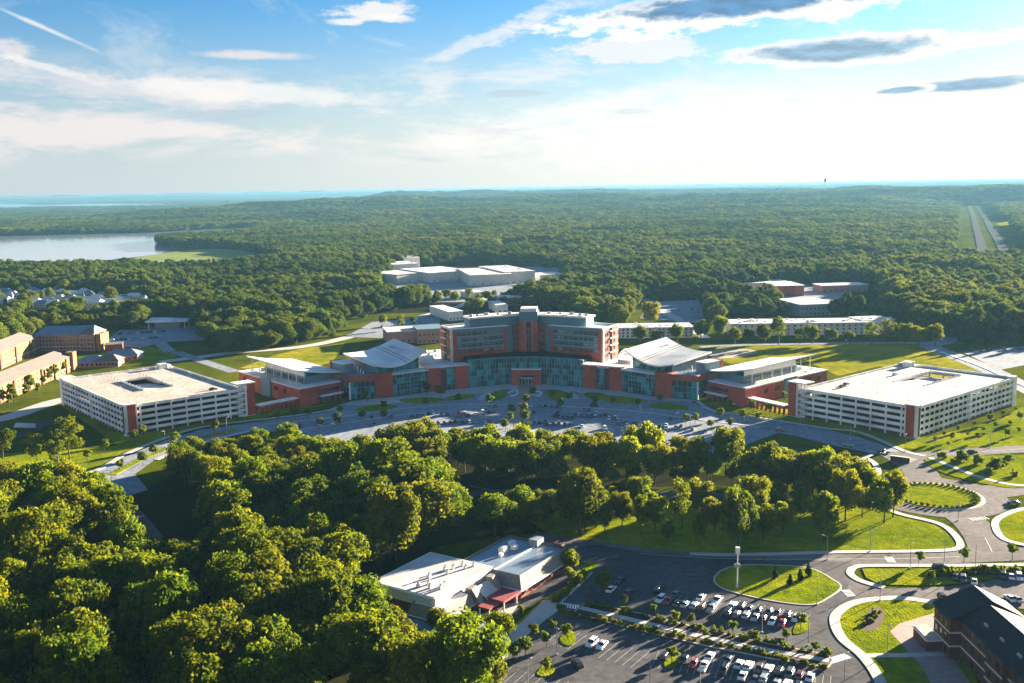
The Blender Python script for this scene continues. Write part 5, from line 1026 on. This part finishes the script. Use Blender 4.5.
sed = car_kind('sedan', 4.7, 1.82, .92, 1.45, [(2.33, .3), (2.36, .62), (2.2, .78), (.95, .93), (-1.55, .96), (-2.25, .93), (-2.34, .6), (-2.3, .3)], (1.05, -1.75, .35, -1.1))
suv = car_kind('sport_utility_car', 4.75, 1.92, 1.05, 1.75, [(2.35, .35), (2.38, .75), (2.2, .95), (1.1, 1.07), (-2.25, 1.09), (-2.37, .8), (-2.33, .35)], (1.15, -2.25, .5, -2.0))
hat = car_kind('hatchback', 4.2, 1.78, .95, 1.52, [(2.08, .3), (2.11, .65), (1.95, .82), (.9, .96), (-1.95, .98), (-2.1, .65), (-2.06, .3)], (1.05, -2.0, .35, -1.55))
pick = car_kind('pickup_truck', 5.6, 1.98, 1.02, 1.82, [(2.78, .4), (2.8, .85), (2.7, 1.0), (1.3, 1.06), (-.62, 1.06), (-.64, .72), (-2.66, .72), (-2.68, 1.04), (-2.78, 1.02), (-2.78, .42)], (1.25, -.6, .6, -.45))
CARS = {'sedan': sed, 'suv': suv, 'hatch': hat, 'pickup': pick}; CN = {'sedan': 'sedan', 'suv': 'SUV', 'hatch': 'hatchback', 'pickup': 'pickup truck'}
USED = set()
def park(kind, X, Y, rz, colr, label, group, z=0):
    src = CARS[kind]
    if kind not in USED: USED.add(kind); o = src; o.location = (X, Y, z); o.rotation_euler.z = rz; o['label'] = label; o['group'] = group; b = KIDS[src.name][0]
    else: o = dup(src, (X, Y, z), rz, None, label, group); b = o.children[0]
    b.material_slots[0].material = PAINT[colr]; return o
sd = (Vector(G(830, 665)) - Vector(G(573, 613.5))).normalized(); strip_ang = math.atan2(sd.y, sd.x)
def carlist(items, where, group, perp=True, ang=None):
    """items: (px, py, colour, kind); label names colour, kind and place in the row"""
    items = sorted(items); seen = {}
    for i, it in enumerate(items):
        X, Y = G(it[0], it[1]); a = (strip_ang + math.pi / 2 if ang is None else ang) + (math.pi if rnd.random() < .4 else 0) + rnd.uniform(-.03, .03)
        if len(it) > 4: a = it[4]
        park(it[3], X, Y, a, it[2], f'{it[2]} {CN[it[3]]} {where}, {ORD[i]} from the left', group, ZA + .006)
def z4(l): return [(640 + x / 5.12, 570 + y / 5.12, c, k) for x, y, c, k in l]
gA = 'cars parked in the near car park'
carlist(z4([(97, 108, 'black', 'suv'), (180, 132, 'grey', 'sedan')]), 'alone above the first row in the shaded part', gA)
carlist(z4([(105, 160, 'white', 'suv'), (145, 168, 'red', 'sedan'), (190, 180, 'grey', 'sedan'), (232, 184, 'silver', 'sedan'), (280, 192, 'silver', 'suv'), (320, 198, 'brown', 'suv'), (365, 208, 'silver', 'pickup')]), 'in the shaded row above the planted strip', gA)
carlist(z4([(313, 148, 'white', 'sedan'), (395, 165, 'white', 'pickup')]), 'behind the shaded row above the strip', gA)
carlist(z4([(475, 192, 'white', 'suv'), (522, 196, 'black', 'suv'), (562, 206, 'grey', 'sedan'), (608, 215, 'black', 'sedan'), (660, 224, 'grey', 'sedan'), (702, 230, 'maroon', 'sedan'), (756, 240, 'black', 'suv'), (800, 256, 'white', 'sedan')]), 'in the back row beside the triangular lawn', gA)
carlist(z4([(452, 228, 'black', 'suv'), (497, 238, 'grey', 'suv'), (545, 242, 'silver', 'suv'), (590, 253, 'silver', 'sedan'), (633, 256, 'maroon', 'hatch'), (678, 272, 'white', 'sedan'), (728, 282, 'red', 'sedan')]), 'in the front row beside the triangular lawn', gA)
carlist(z4([(228, 470, 'black', 'sedan'), (275, 490, 'red', 'sedan'), (327, 505, 'white', 'pickup'), (430, 525, 'black', 'suv'), (527, 550, 'white', 'sedan'), (637, 566, 'silver', 'suv')]), 'in the lower row below the planted strip', gA)
carlist(z4([(130, 452, 'black', 'suv'), (358, 452, 'white', 'sedan'), (455, 468, 'grey', 'sedan'), (507, 493, 'white', 'sedan'), (555, 503, 'white', 'suv'), (610, 515, 'brown', 'sedan'), (657, 520, 'white', 'suv'), (715, 530, 'black', 'suv'), (765, 545, 'grey', 'suv'), (818, 550, 'maroon', 'sedan'), (872, 558, 'white', 'sedan')]), 'in the upper row below the planted strip', gA)
carlist(z4([(700, 590, 'silver', 'sedan'), (752, 600, 'white', 'suv'), (810, 606, 'black', 'suv'), (590, 575, 'grey', 'sedan')]), 'at the bottom edge of the car park', gA)
carlist([(619.6, 582.5, 'black', 'sedan'), (611, 591, 'white', 'sedan'), (627.6, 594.5, 'maroon', 'sedan')], 'of three near the building verge', gA)
carlist([(592, 645, 'white', 'suv'), (602, 647, 'white', 'sedan')], 'of two white cars alone below the crosswalk', gA)
carlist([(577, 666, 'black', 'suv')], 'standing alone in the open lower-left bays', gA, ang=1.9)
carlist([(963, 581, 'grey', 'suv'), (965 + 9, 583, 'white', 'sedan'), (955, 579, 'black', 'sedan'), (1011, 578, 'white', 'sedan'), (1019, 579, 'white', 'suv'), (1003, 578, 'black', 'suv')], 'in the court car park above the slate roofs', 'cars of the court car park', ang=1.2)
carlist([(943, 600.5, 'black', 'suv'), (958, 600, 'silver', 'sedan'), (968, 600, 'white', 'sedan'), (1010, 600, 'white', 'sedan'), (1017, 601, 'silver', 'sedan')], 'tucked behind the slate-roofed building', 'cars behind the slate-roofed building', ang=1.57)
carlist([(940, 569, 'black', 'suv', 0.1), (1014, 504, 'grey', 'sedan', 2.6), (884, 453, 'black', 'pickup', 2.5), (901, 461, 'silver', 'hatch', 2.3), (972, 453, 'black', 'sedan', .1), (780, 431, 'grey', 'suv', -.5), (848, 446, 'silver', 'sedan', -.5)], 'driving on the streets at the right', 'cars on the streets')
kc = ['sedan', 'suv', 'sedan', 'hatch', 'suv', 'sedan']; cc = ['black', 'white', 'grey', 'silver', 'black', 'blue', 'white', 'grey', 'maroon', 'black']
def lot(pts, where, group, ang):
    carlist([(x, y, cc[(i * 7 + int(x)) % 10], kc[(i * 5 + int(x)) % 6]) for i, (x, y) in enumerate(pts)], where, group, ang=ang)
z9 = lambda l: [(460 + x / 7.31, 370 + y / 7.31) for x, y in l]
lot(z9([(520, 268), (585, 270), (625, 268), (670, 273), (712, 275)]) , 'in the top row right of the brick walkway', 'cars of the right forecourt', 1.5)
lot(z9([(690, 340), (722, 345), (755, 352), (785, 356), (818, 358), (840, 332), (870, 335)]), 'in the middle cluster right of the brick walkway', 'cars of the right forecourt', 1.45)
lot(z9([(580, 390), (628, 388), (680, 398), (640, 402), (545, 392), (720, 396)]), 'in the low row right of the brick walkway', 'cars of the right forecourt', 1.5)
lot(z9([(905, 300), (942, 298), (962, 347), (990, 332), (1030, 340), (1060, 330), (1090, 360)]), 'in the sparse rows before the right glass wall', 'cars of the right forecourt', 1.4)
z10 = lambda l: [(590 + x / 6.83, 380 + y / 6.83) for x, y in l]
lot(z10([(190, 305), (240, 290), (255, 318), (130, 250), (170, 265), (300, 300)]), 'left of the tall forecourt tree at right', 'cars of the right forecourt', 1.35)
lot(z10([(520, 333), (552, 268), (600, 228), (622, 322), (585, 330), (700, 345), (935, 392), (480, 325)]), 'near the sunlit paved bays at the right', 'cars of the right forecourt', 1.3)
z11 = lambda l: [(460 + x / 7.31, 370 + y / 7.31) for x, y in l]
lot(z11([(18, 328), (40, 332), (62, 338), (150, 333), (185, 323), (120, 328), (256, 272), (218, 384), (190, 390), (360, 272)]), 'left of the brick walkway near its middle', 'cars of the left forecourt', 1.65)
z12 = lambda l: [(340 + x / 7.31, 370 + y / 7.31) for x, y in l]
lot(z12([(250, 406), (375, 348), (360, 350), (650, 324), (680, 320), (900, 348), (945, 388), (870, 340), (840, 380), (230, 350)]), 'in the left forecourt before the glass wall', 'cars of the left forecourt', 1.75)
def grid(a, b, n, where, group, ang, keep=.8): 
    lot([(a[0] + (b[0] - a[0]) * i / (n - 1), a[1] + (b[1] - a[1]) * i / (n - 1)) for i in range(n) if rnd.random() < keep], where, group, ang)
grid((534, 413), (628, 419.5), 17, 'in the long upper bay right of the walkway', 'cars of the right forecourt', 1.5, .6); grid((536, 423), (622, 431), 16, 'in the long middle bay right of the walkway', 'cars of the right forecourt', 1.5, .65); grid((640, 422), (705, 432), 11, 'in the bay before the right pavilions', 'cars of the right forecourt', 1.4, .55)
grid((412, 417), (506, 412), 17, 'in the long upper bay left of the walkway', 'cars of the left forecourt', 1.65, .6); grid((420, 425), (505, 421), 15, 'in the long middle bay left of the walkway', 'cars of the left forecourt', 1.65, .6); grid((300, 427), (372, 420), 12, 'in the bay before the left pavilions', 'cars of the left forecourt', 1.8, .5)
grid((104, 341), (160, 338), 14, 'in the front row of the left rear car park', 'cars of the left rear car park', 1.6); grid((112, 335), (164, 332), 13, 'in the back row of the left rear car park', 'cars of the left rear car park', 1.6)
grid((382, 327), (440, 321), 10, 'in the car park left of the tower', 'cars left of the tower', 1.6, .6); grid((652, 312), (698, 309), 8, 'in the car park behind the modular block', 'cars behind the modular block', 1.6, .6)
grid((965, 352), (1020, 350), 8, 'in the car park at the far right edge', 'cars of the right rear car park', 1.6, .7)
for s, where in ((-1, 'left'), (1, 'right')):
    Q, zt = GQ[s]
    for i, (x, y) in enumerate(((52, 20), (54, 27), (50, 70)) if s > 0 else ((52, 12),)):
        p = Q(x, y); park('sedan', p.x, p.y, .7, ('black', 'grey', 'white')[i], f'{("black", "grey", "white")[i]} sedan parked on the {where} garage roof deck', 'cars on the garage roofs', zt + .01)
# ------------------------------------------------------------------ lamp posts
def lamp_kind(name, h, arms, label):
    t = thing(name, label, 'lamp post'); p = MB().tube((0, 0, 0), (0, 0, h), .13, .08, 8).build('pole', 'metal', t); b = MB().tube((0, 0, 0), (0, 0, .5), .32, .3, 8).build('base', 'concrete', t); ks = [p, b]
    for a in arms:
        dx, dy = math.cos(a), math.sin(a); ks.append(MB().tube((0, 0, h - .1), (dx * 1.2, dy * 1.2, h + .12), .05, .05, 5).build('arm', 'metal', t)); m = MB()
        m.prism([(dx * 1.1 - dy * .2, dy * 1.1 + dx * .2), (dx * 1.1 + dy * .2, dy * 1.1 - dx * .2), (dx * 1.9 + dy * .16, dy * 1.9 - dx * .16), (dx * 1.9 - dy * .16, dy * 1.9 + dx * .16)], h + .08, h + .24); ks.append(m.build('lamp_head', 'lamp', t))
    return kids(t, *ks)
LP = lamp_kind('street_lamp', 8.0, (0,), 'street lamp'); LD = lamp_kind('street_lamp', 6.0, (0, math.pi), 'double-headed lamp')
LU = set()
def lamps(src, pts, tmpl, group, sc_=1, world=None):
    for i, q in enumerate(sorted(pts)):
        X, Y = G(*q); lab = tmpl.format(ORD[i])
        if src.name not in LU: LU.add(src.name); src.location = (X, Y, 0); src['label'] = lab; src['group'] = group; src.scale = (sc_,) * 3; src.rotation_euler.z = rnd.uniform(0, 6)
        else: dup(src, (X, Y, 0), rnd.uniform(0, 6), sc_, lab, group)
lamps(LP, [(870, 552), (910, 569), (880, 601), (887, 656), (844, 686), (975, 569), (808, 646), (958, 521), (817, 605), (944, 564), (827, 560)], 'tall grey street lamp of the lower right streets, {} from left', 'street lamps of the lower right streets')
lamps(LP, [(650, 690), (762, 633), (557, 655), (528, 690), (700, 690)], 'tall lamp standing in the near car park, {} from left', 'lamps of the near car park', .95)
lamps(LP, [(165.5, 447), (301, 426), (227, 433), (60, 474), (112, 489), (345, 417)], 'street lamp along the left approach drive, {} from left', 'lamps of the left drive')
lamps(LP, [(690, 432), (745, 434), (800, 431), (850, 440), (905, 452), (935, 455), (990, 448), (640, 418)], 'street lamp along the right approach drive, {} from left', 'lamps of the right drive')
mt = thing('light_mast', 'tall pale light mast with square head on the edge of the triangular lawn', 'lamp post', loc=(*G(737, 588), 0))
MB().tube((0, 0, 0), (0, 0, 11.8), .22, .15, 8).build('pole', 'trim', mt); MB().tube((0, 0, 0), (0, 0, .8), .5, .45, 8).build('base', 'concrete', mt); h = MB().prism([(-.6, -.6), (.6, -.6), (.6, .6), (-.6, .6)], 11.0, 12.8).build('lamp_head', 'trim', mt); MB().prism([(-.9, -.3), (.9, -.3), (.9, .3), (-.9, .3)], 6.4, 7.6).build('loudspeaker_box', 'metal', mt)
for s, where in ((-1, 'left'), (1, 'right')):
    Q, zt = GQ[s]; k = 0
    for x in (12, 50):
        for y in (14, 38, 62, 88):
            p = Q(x, y); dup(LD, (p.x, p.y, zt), .78, .8, f'roof lamp on the {where} garage, {"outer" if x == 12 else "inner"} row, {ORD[k % 4]} from the front', 'lamps on the garage roofs'); k += 1
p = GQ[1][0](32, 20); LD.location = (p.x, p.y, GQ[1][1]); LD['label'] = 'roof lamp alone in the middle of the right garage front bay'; LD['group'] = 'lamps on the garage roofs'; LD.scale = (.8,) * 3
# sign and small kiosk seen on the site
t = thing('monument_sign', 'small dark red kiosk with white roof on the looping path below the basin lawn', 'kiosk', loc=(*G(834, 477), 0))
MB().prism([(-2, -1.2), (2, -1.2), (2, 1.2), (-2, 1.2)], 0, 2.6).build('wall', 'brick', t); MB().prism([(-2.5, -1.7), (2.5, -1.7), (2.5, 1.7), (-2.5, 1.7)], 2.62, 3).build('roof', 'white_roof', t)
t = thing('entrance_sign', 'low dark entrance sign wall on the grass where the roads meet before the roundabout', 'sign', loc=(*G(900, 462), 0), rz=-.6)
MB().prism([(-4, -.4), (4, -.4), (4, .4), (-4, .4)], 0, 2.2).build('sign_panel', 'dark_metal', t); MB().prism([(-4.3, -.6), (4.3, -.6), (4.3, .6), (-4.3, .6)], 2.22, 2.5).build('coping', 'stone', t)
SKY_S, EXPO, HAZE_D, HAZE_C = .05, 3.15, 6.8e-5, (.10, .225, .325, 1)
SKY_TINT = (.19, .38, .55); SKY_FILL = (2.5, 2.25, 2.05); RIM = (2.8, 2.75, 2.6)
CLOUDS = ((2.3, 2.25, 2.17), (2.05, 1.92, 1.92), (1.25, 1.5, 1.72)); HORZ = ((1.55, 1.75, 1.83), (2.6, 2.55, 2.35)); DARKS = ((.23, .62, 1.1), (.60, .98, 1.3))
# ------------------------------------------------------------------ light, sky, air
SUN_EL, SUN_AZ = R(9.2), R(50)                     # azimuth to the right of the view
sv = Vector((math.sin(SUN_AZ) * math.cos(SUN_EL), math.cos(SUN_AZ) * math.cos(SUN_EL), math.sin(SUN_EL)))
sl = bpy.data.lights.new('sun', 'SUN'); sl.energy = 5.0; sl.angle = R(.53); sl.color = (1, .86, .66); so = bpy.data.objects.new('sun', sl); COL.objects.link(so)
so.rotation_euler = (-sv).to_track_quat('-Z', 'Y').to_euler(); so.location = (0, 0, 500)
w = bpy.data.worlds.new('World'); sc.world = w; w.use_nodes = True; nt = w.node_tree; N, L = nt.nodes, nt.links; N.clear()
out = N.new('ShaderNodeOutputWorld'); bg = N.new('ShaderNodeBackground'); L.new(bg.outputs[0], out.inputs[0]); bg.inputs['Strength'].default_value = SKY_S
st = N.new('ShaderNodeTexSky'); st.sky_type = 'NISHITA'; st.sun_disc = False; st.sun_elevation = SUN_EL; st.sun_rotation = SUN_AZ; st.air_density = 1.0; st.dust_density = 1.2; st.ozone_density = 2.5; st.altitude = 100
tc = N.new('ShaderNodeTexCoord'); sx = N.new('ShaderNodeSeparateXYZ'); L.new(tc.outputs['Generated'], sx.inputs[0])
def mth(op, a, b=None, c=None, clamp=False):
    n = N.new('ShaderNodeMath'); n.operation = op; n.use_clamp = clamp
    for i, v in enumerate((a, b, c)):
        if v is None: continue
        if isinstance(v, (int, float)): n.inputs[i].default_value = v
        else: L.new(v, n.inputs[i])
    return n.outputs[0]
def rng(v, a, b, c=0.0, d=1.0, smooth_=True):
    n = N.new('ShaderNodeMapRange'); n.interpolation_type = 'SMOOTHSTEP' if smooth_ else 'LINEAR'; L.new(v, n.inputs[0])
    for i, q in enumerate((a, b, c, d)): n.inputs[i + 1].default_value = q
    return n.outputs[0]
def nz(vec, scale, detail=6, rough=.6, dist=0):
    n = N.new('ShaderNodeTexNoise'); n.inputs['Scale'].default_value = scale; n.inputs['Detail'].default_value = detail; n.inputs['Roughness'].default_value = rough; n.inputs['Distortion'].default_value = dist; L.new(vec, n.inputs['Vector']); return n.outputs['Fac']
def comb(x, y, z=0.0):
    n = N.new('ShaderNodeCombineXYZ')
    for i, v in enumerate((x, y, z)):
        if isinstance(v, (int, float)): n.inputs[i].default_value = v
        else: L.new(v, n.inputs[i])
    return n.outputs[0]
def mixc(f, a, b):
    n = N.new('ShaderNodeMix'); n.data_type = 'RGBA'; L.new(f, n.inputs[0]); 
    for i, v in ((6, a), (7, b)):
        if isinstance(v, tuple): n.inputs[i].default_value = (*v, 1)
        else: L.new(v, n.inputs[i])
    return n.outputs[2]
az = mth('ARCTAN2', sx.outputs[0], sx.outputs[1]); el = sx.outputs[2]
flat = comb(mth('DIVIDE', sx.outputs[0], mth('ADD', mth('MAXIMUM', el, 0.0), .06)), mth('DIVIDE', sx.outputs[1], mth('ADD', mth('MAXIMUM', el, 0.0), .06)))      # position on the cloud deck
ang = comb(mth('MULTIPLY', az, 1.0), mth('MULTIPLY', el, 3.2))
wob = mth('MULTIPLY', mth('SUBTRACT', nz(comb(mth('MULTIPLY', az, 1), mth('MULTIPLY', el, 2.6)), 30, 8, .66), .5), 2.2)
wobb = mth('MULTIPLY', mth('SUBTRACT', nz(comb(mth('MULTIPLY', az, 1), mth('MULTIPLY', el, 2.6), 3.3), 10, 4, .55), .5), 2.2)
front = mth('MULTIPLY', rng(az, -1.1, -.7), rng(az, .7, 1.2, 1, 0))
vt = N.new('ShaderNodeVectorMath'); vt.operation = 'MULTIPLY'; vt.inputs[1].default_value = SKY_TINT; L.new(st.outputs['Color'], vt.inputs[0]); col = vt.outputs[0]
# hazy brightening towards the horizon, strongest on the sunny side
WH, PK, GR = CLOUDS
col = mixc(mth('MULTIPLY', mth('MULTIPLY', mth('SUBTRACT', 1.0, front), rng(el, .18, .42, 1, 0)), .85), col, SKY_FILL)      # bright neutral fill added to the unseen sky to light the facades
f = mth('MULTIPLY', mth('MULTIPLY', rng(el, .002, .19, 1, 0), .88), front)
col = mixc(f, col, mixc(rng(az, -.5, .35), *HORZ))
# broad thin bank of altostratus
bank = nz(comb(mth('MULTIPLY', az, 2.2), mth('MULTIPLY', el, 9.0), 1.0), 3.2, 8, .62, .4)
bm = mth('MULTIPLY', rng(bank, .44, .62), mth('MULTIPLY', rng(el, .012, .05), rng(el, .135, .085, 0, 1)))
bm = mth('MULTIPLY', mth('MULTIPLY', bm, front), rng(az, -.1, .3, .95, .6)); col = mixc(bm, col, mixc(rng(az, -.45, .1), PK, WH))
shade = mth('MULTIPLY', rng(nz(comb(mth('MULTIPLY', az, 2.0), mth('MULTIPLY', el, 12.0), 7.0), 3.6, 6, .6), .54, .72), mth('MULTIPLY', rng(el, .01, .03), rng(el, .11, .07, 0, 1))); col = mixc(mth('MULTIPLY', mth('MULTIPLY', shade, front), rng(az, -.2, .3, .55, .12)), col, GR)
# wisps of cirrus higher up
ci = nz(comb(mth('ADD', mth('MULTIPLY', az, 2.0), mth('MULTIPLY', el, -3.0)), mth('ADD', mth('MULTIPLY', el, 5.5), mth('MULTIPLY', az, 1.6)), 2.0), 3.4, 9, .66, .6)
cm = mth('MULTIPLY', rng(ci, .50, .74), mth('MULTIPLY', rng(el, .06, .11), rng(az, -.4, .1, .35, .9))); col = mixc(mth('MULTIPLY', mth('MULTIPLY', cm, front), .75), col, WH)
def blob(px, py, hw, hh, amp=.5, tilt=0, lumpy=1.0):
    """soft elliptical mask round a direction (surveyed in the photo); > 0 inside"""
    q = (CR @ Vector(((px - CX) / F_PX, -(py - CY) / F_PX, -1))).normalized(); a0, e0 = math.atan2(q.x, q.y), q.z
    dx = mth('DIVIDE', mth('SUBTRACT', az, a0), hw / 1000.); dy = mth('DIVIDE', mth('SUBTRACT', mth('SUBTRACT', el, e0), mth('MULTIPLY', mth('SUBTRACT', az, a0), tilt)), hh / 1000.)
    d = mth('SQRT', mth('ADD', mth('MULTIPLY', dx, dx), mth('MULTIPLY', dy, dy)))
    return mth('ADD', mth('SUBTRACT', 1.0, d), mth('ADD', mth('MULTIPLY', wob, 1.5 * amp * lumpy), mth('MULTIPLY', wobb, 1.2 * amp))), dy
def lit_cloud(px, py, hw, hh, amp=.5, tilt=0, lumpy=1.0, op=.9, soft=.35, c=None):
    global col
    m, dy = blob(px, py, hw, hh, amp, tilt, lumpy); col = mixc(mth('MULTIPLY', rng(m, 0, soft), op), col, c or WH)
def dark_cloud(px, py, hw, hh, dark, amp=.5, tilt=0, rim=1.25, dx=0, dyp=0):
    global col
    m, dy = blob(px + dx, py + dyp, hw * rim, hh * rim, amp, tilt); col = mixc(mth('MULTIPLY', rng(m, 0, .3), .97), col, RIM)
    m, dy = blob(px, py, hw, hh, amp, tilt); tone = mixc(rng(nz(comb(mth('MULTIPLY', az, 1), mth('MULTIPLY', el, 4)), 24, 6, .6), .35, .65), dark, tuple(min(3.0, c * 1.45) for c in dark)); col = mixc(mth('MULTIPLY', rng(m, .0, .55), .95), col, tone)
D1, D2 = DARKS
lit_cloud(372, 12, 40, 10, .8, op=.85, soft=.7); lit_cloud(343, 22, 20, 4, .5, op=.8, soft=.6); lit_cloud(392, 19, 24, 5, .6, op=.8, soft=.6)
lit_cloud(250, 55, 66, 5.5, .35, op=.8, soft=.8, c=PK); lit_cloud(632, 50, 62, 13, .7, op=.75); lit_cloud(480, 40, 90, 9, .8, .35, op=.55, soft=.8); lit_cloud(540, 15, 60, 12, .8, .4, op=.6, soft=.8)
lit_cloud(40, 26, 54, 3.2, .35, -.42, op=.7, soft=.9); lit_cloud(10, 50, 44, 16, .6, -.25, op=.75, c=PK, soft=.7); lit_cloud(40, 65, 60, 6, .5, -.3, op=.6, soft=.6); lit_cloud(120, 88, 170, 16, .5, -.1, op=.6, c=PK, soft=.7)
lit_cloud(260, 92, 190, 12, .5, -.05, op=.7, soft=.7); lit_cloud(690, 130, 260, 45, .4, 0, op=.8, soft=1.0, c=RIM)
dark_cloud(755, 0, 165, 17, D1, .45, .05, 1.22, 6, 4); lit_cloud(965, 43, 85, 7, .35, .1, op=.97, c=RIM); dark_cloud(842, 50, 108, 13, D2, .32, .03, 1.2, 10, 0)
dark_cloud(975, 84, 66, 7.5, D2, .25, .03, 1.22, 3, 0); dark_cloud(902, 90, 25, 4, D2, .25, .04, 1.25); lit_cloud(515, 93, 34, 5, .5, op=.5, c=GR); lit_cloud(225, 116, 60, 6, .6, .05, op=.6, c=GR); lit_cloud(630, 112, 26, 4, .5, op=.35, c=GR)
L.new(col, bg.inputs['Color'])
# the air: a pale even haze round camera and ground, sky outside it
hz_ = MB().prism([(-66000, -66000), (66000, -66000), (66000, 66000), (-66000, 66000)], -1.5, 128).build('haze', None); tag(hz_, kind='stuff')
hm = bpy.data.materials.new('haze_air'); hm.use_nodes = True; n_ = hm.node_tree.nodes; n_.clear(); o_ = n_.new('ShaderNodeOutputMaterial'); v_ = n_.new('ShaderNodeVolumePrincipled'); hm.node_tree.links.new(v_.outputs[0], o_.inputs['Volume'])
v_.inputs['Color'].default_value = HAZE_C; v_.inputs['Density'].default_value = HAZE_D; v_.inputs['Anisotropy'].default_value = .2; hz_.data.materials.append(hm)
sc.view_settings.view_transform = 'Standard'; sc.view_settings.look = 'None'; sc.view_settings.exposure = EXPO; sc.view_settings.gamma = 1
sc.cycles.max_bounces = 5; sc.cycles.diffuse_bounces = 2; sc.cycles.glossy_bounces = 2; sc.cycles.transmission_bounces = 2; sc.cycles.volume_bounces = 0; sc.cycles.transparent_max_bounces = 4; sc.cycles.use_denoising = True
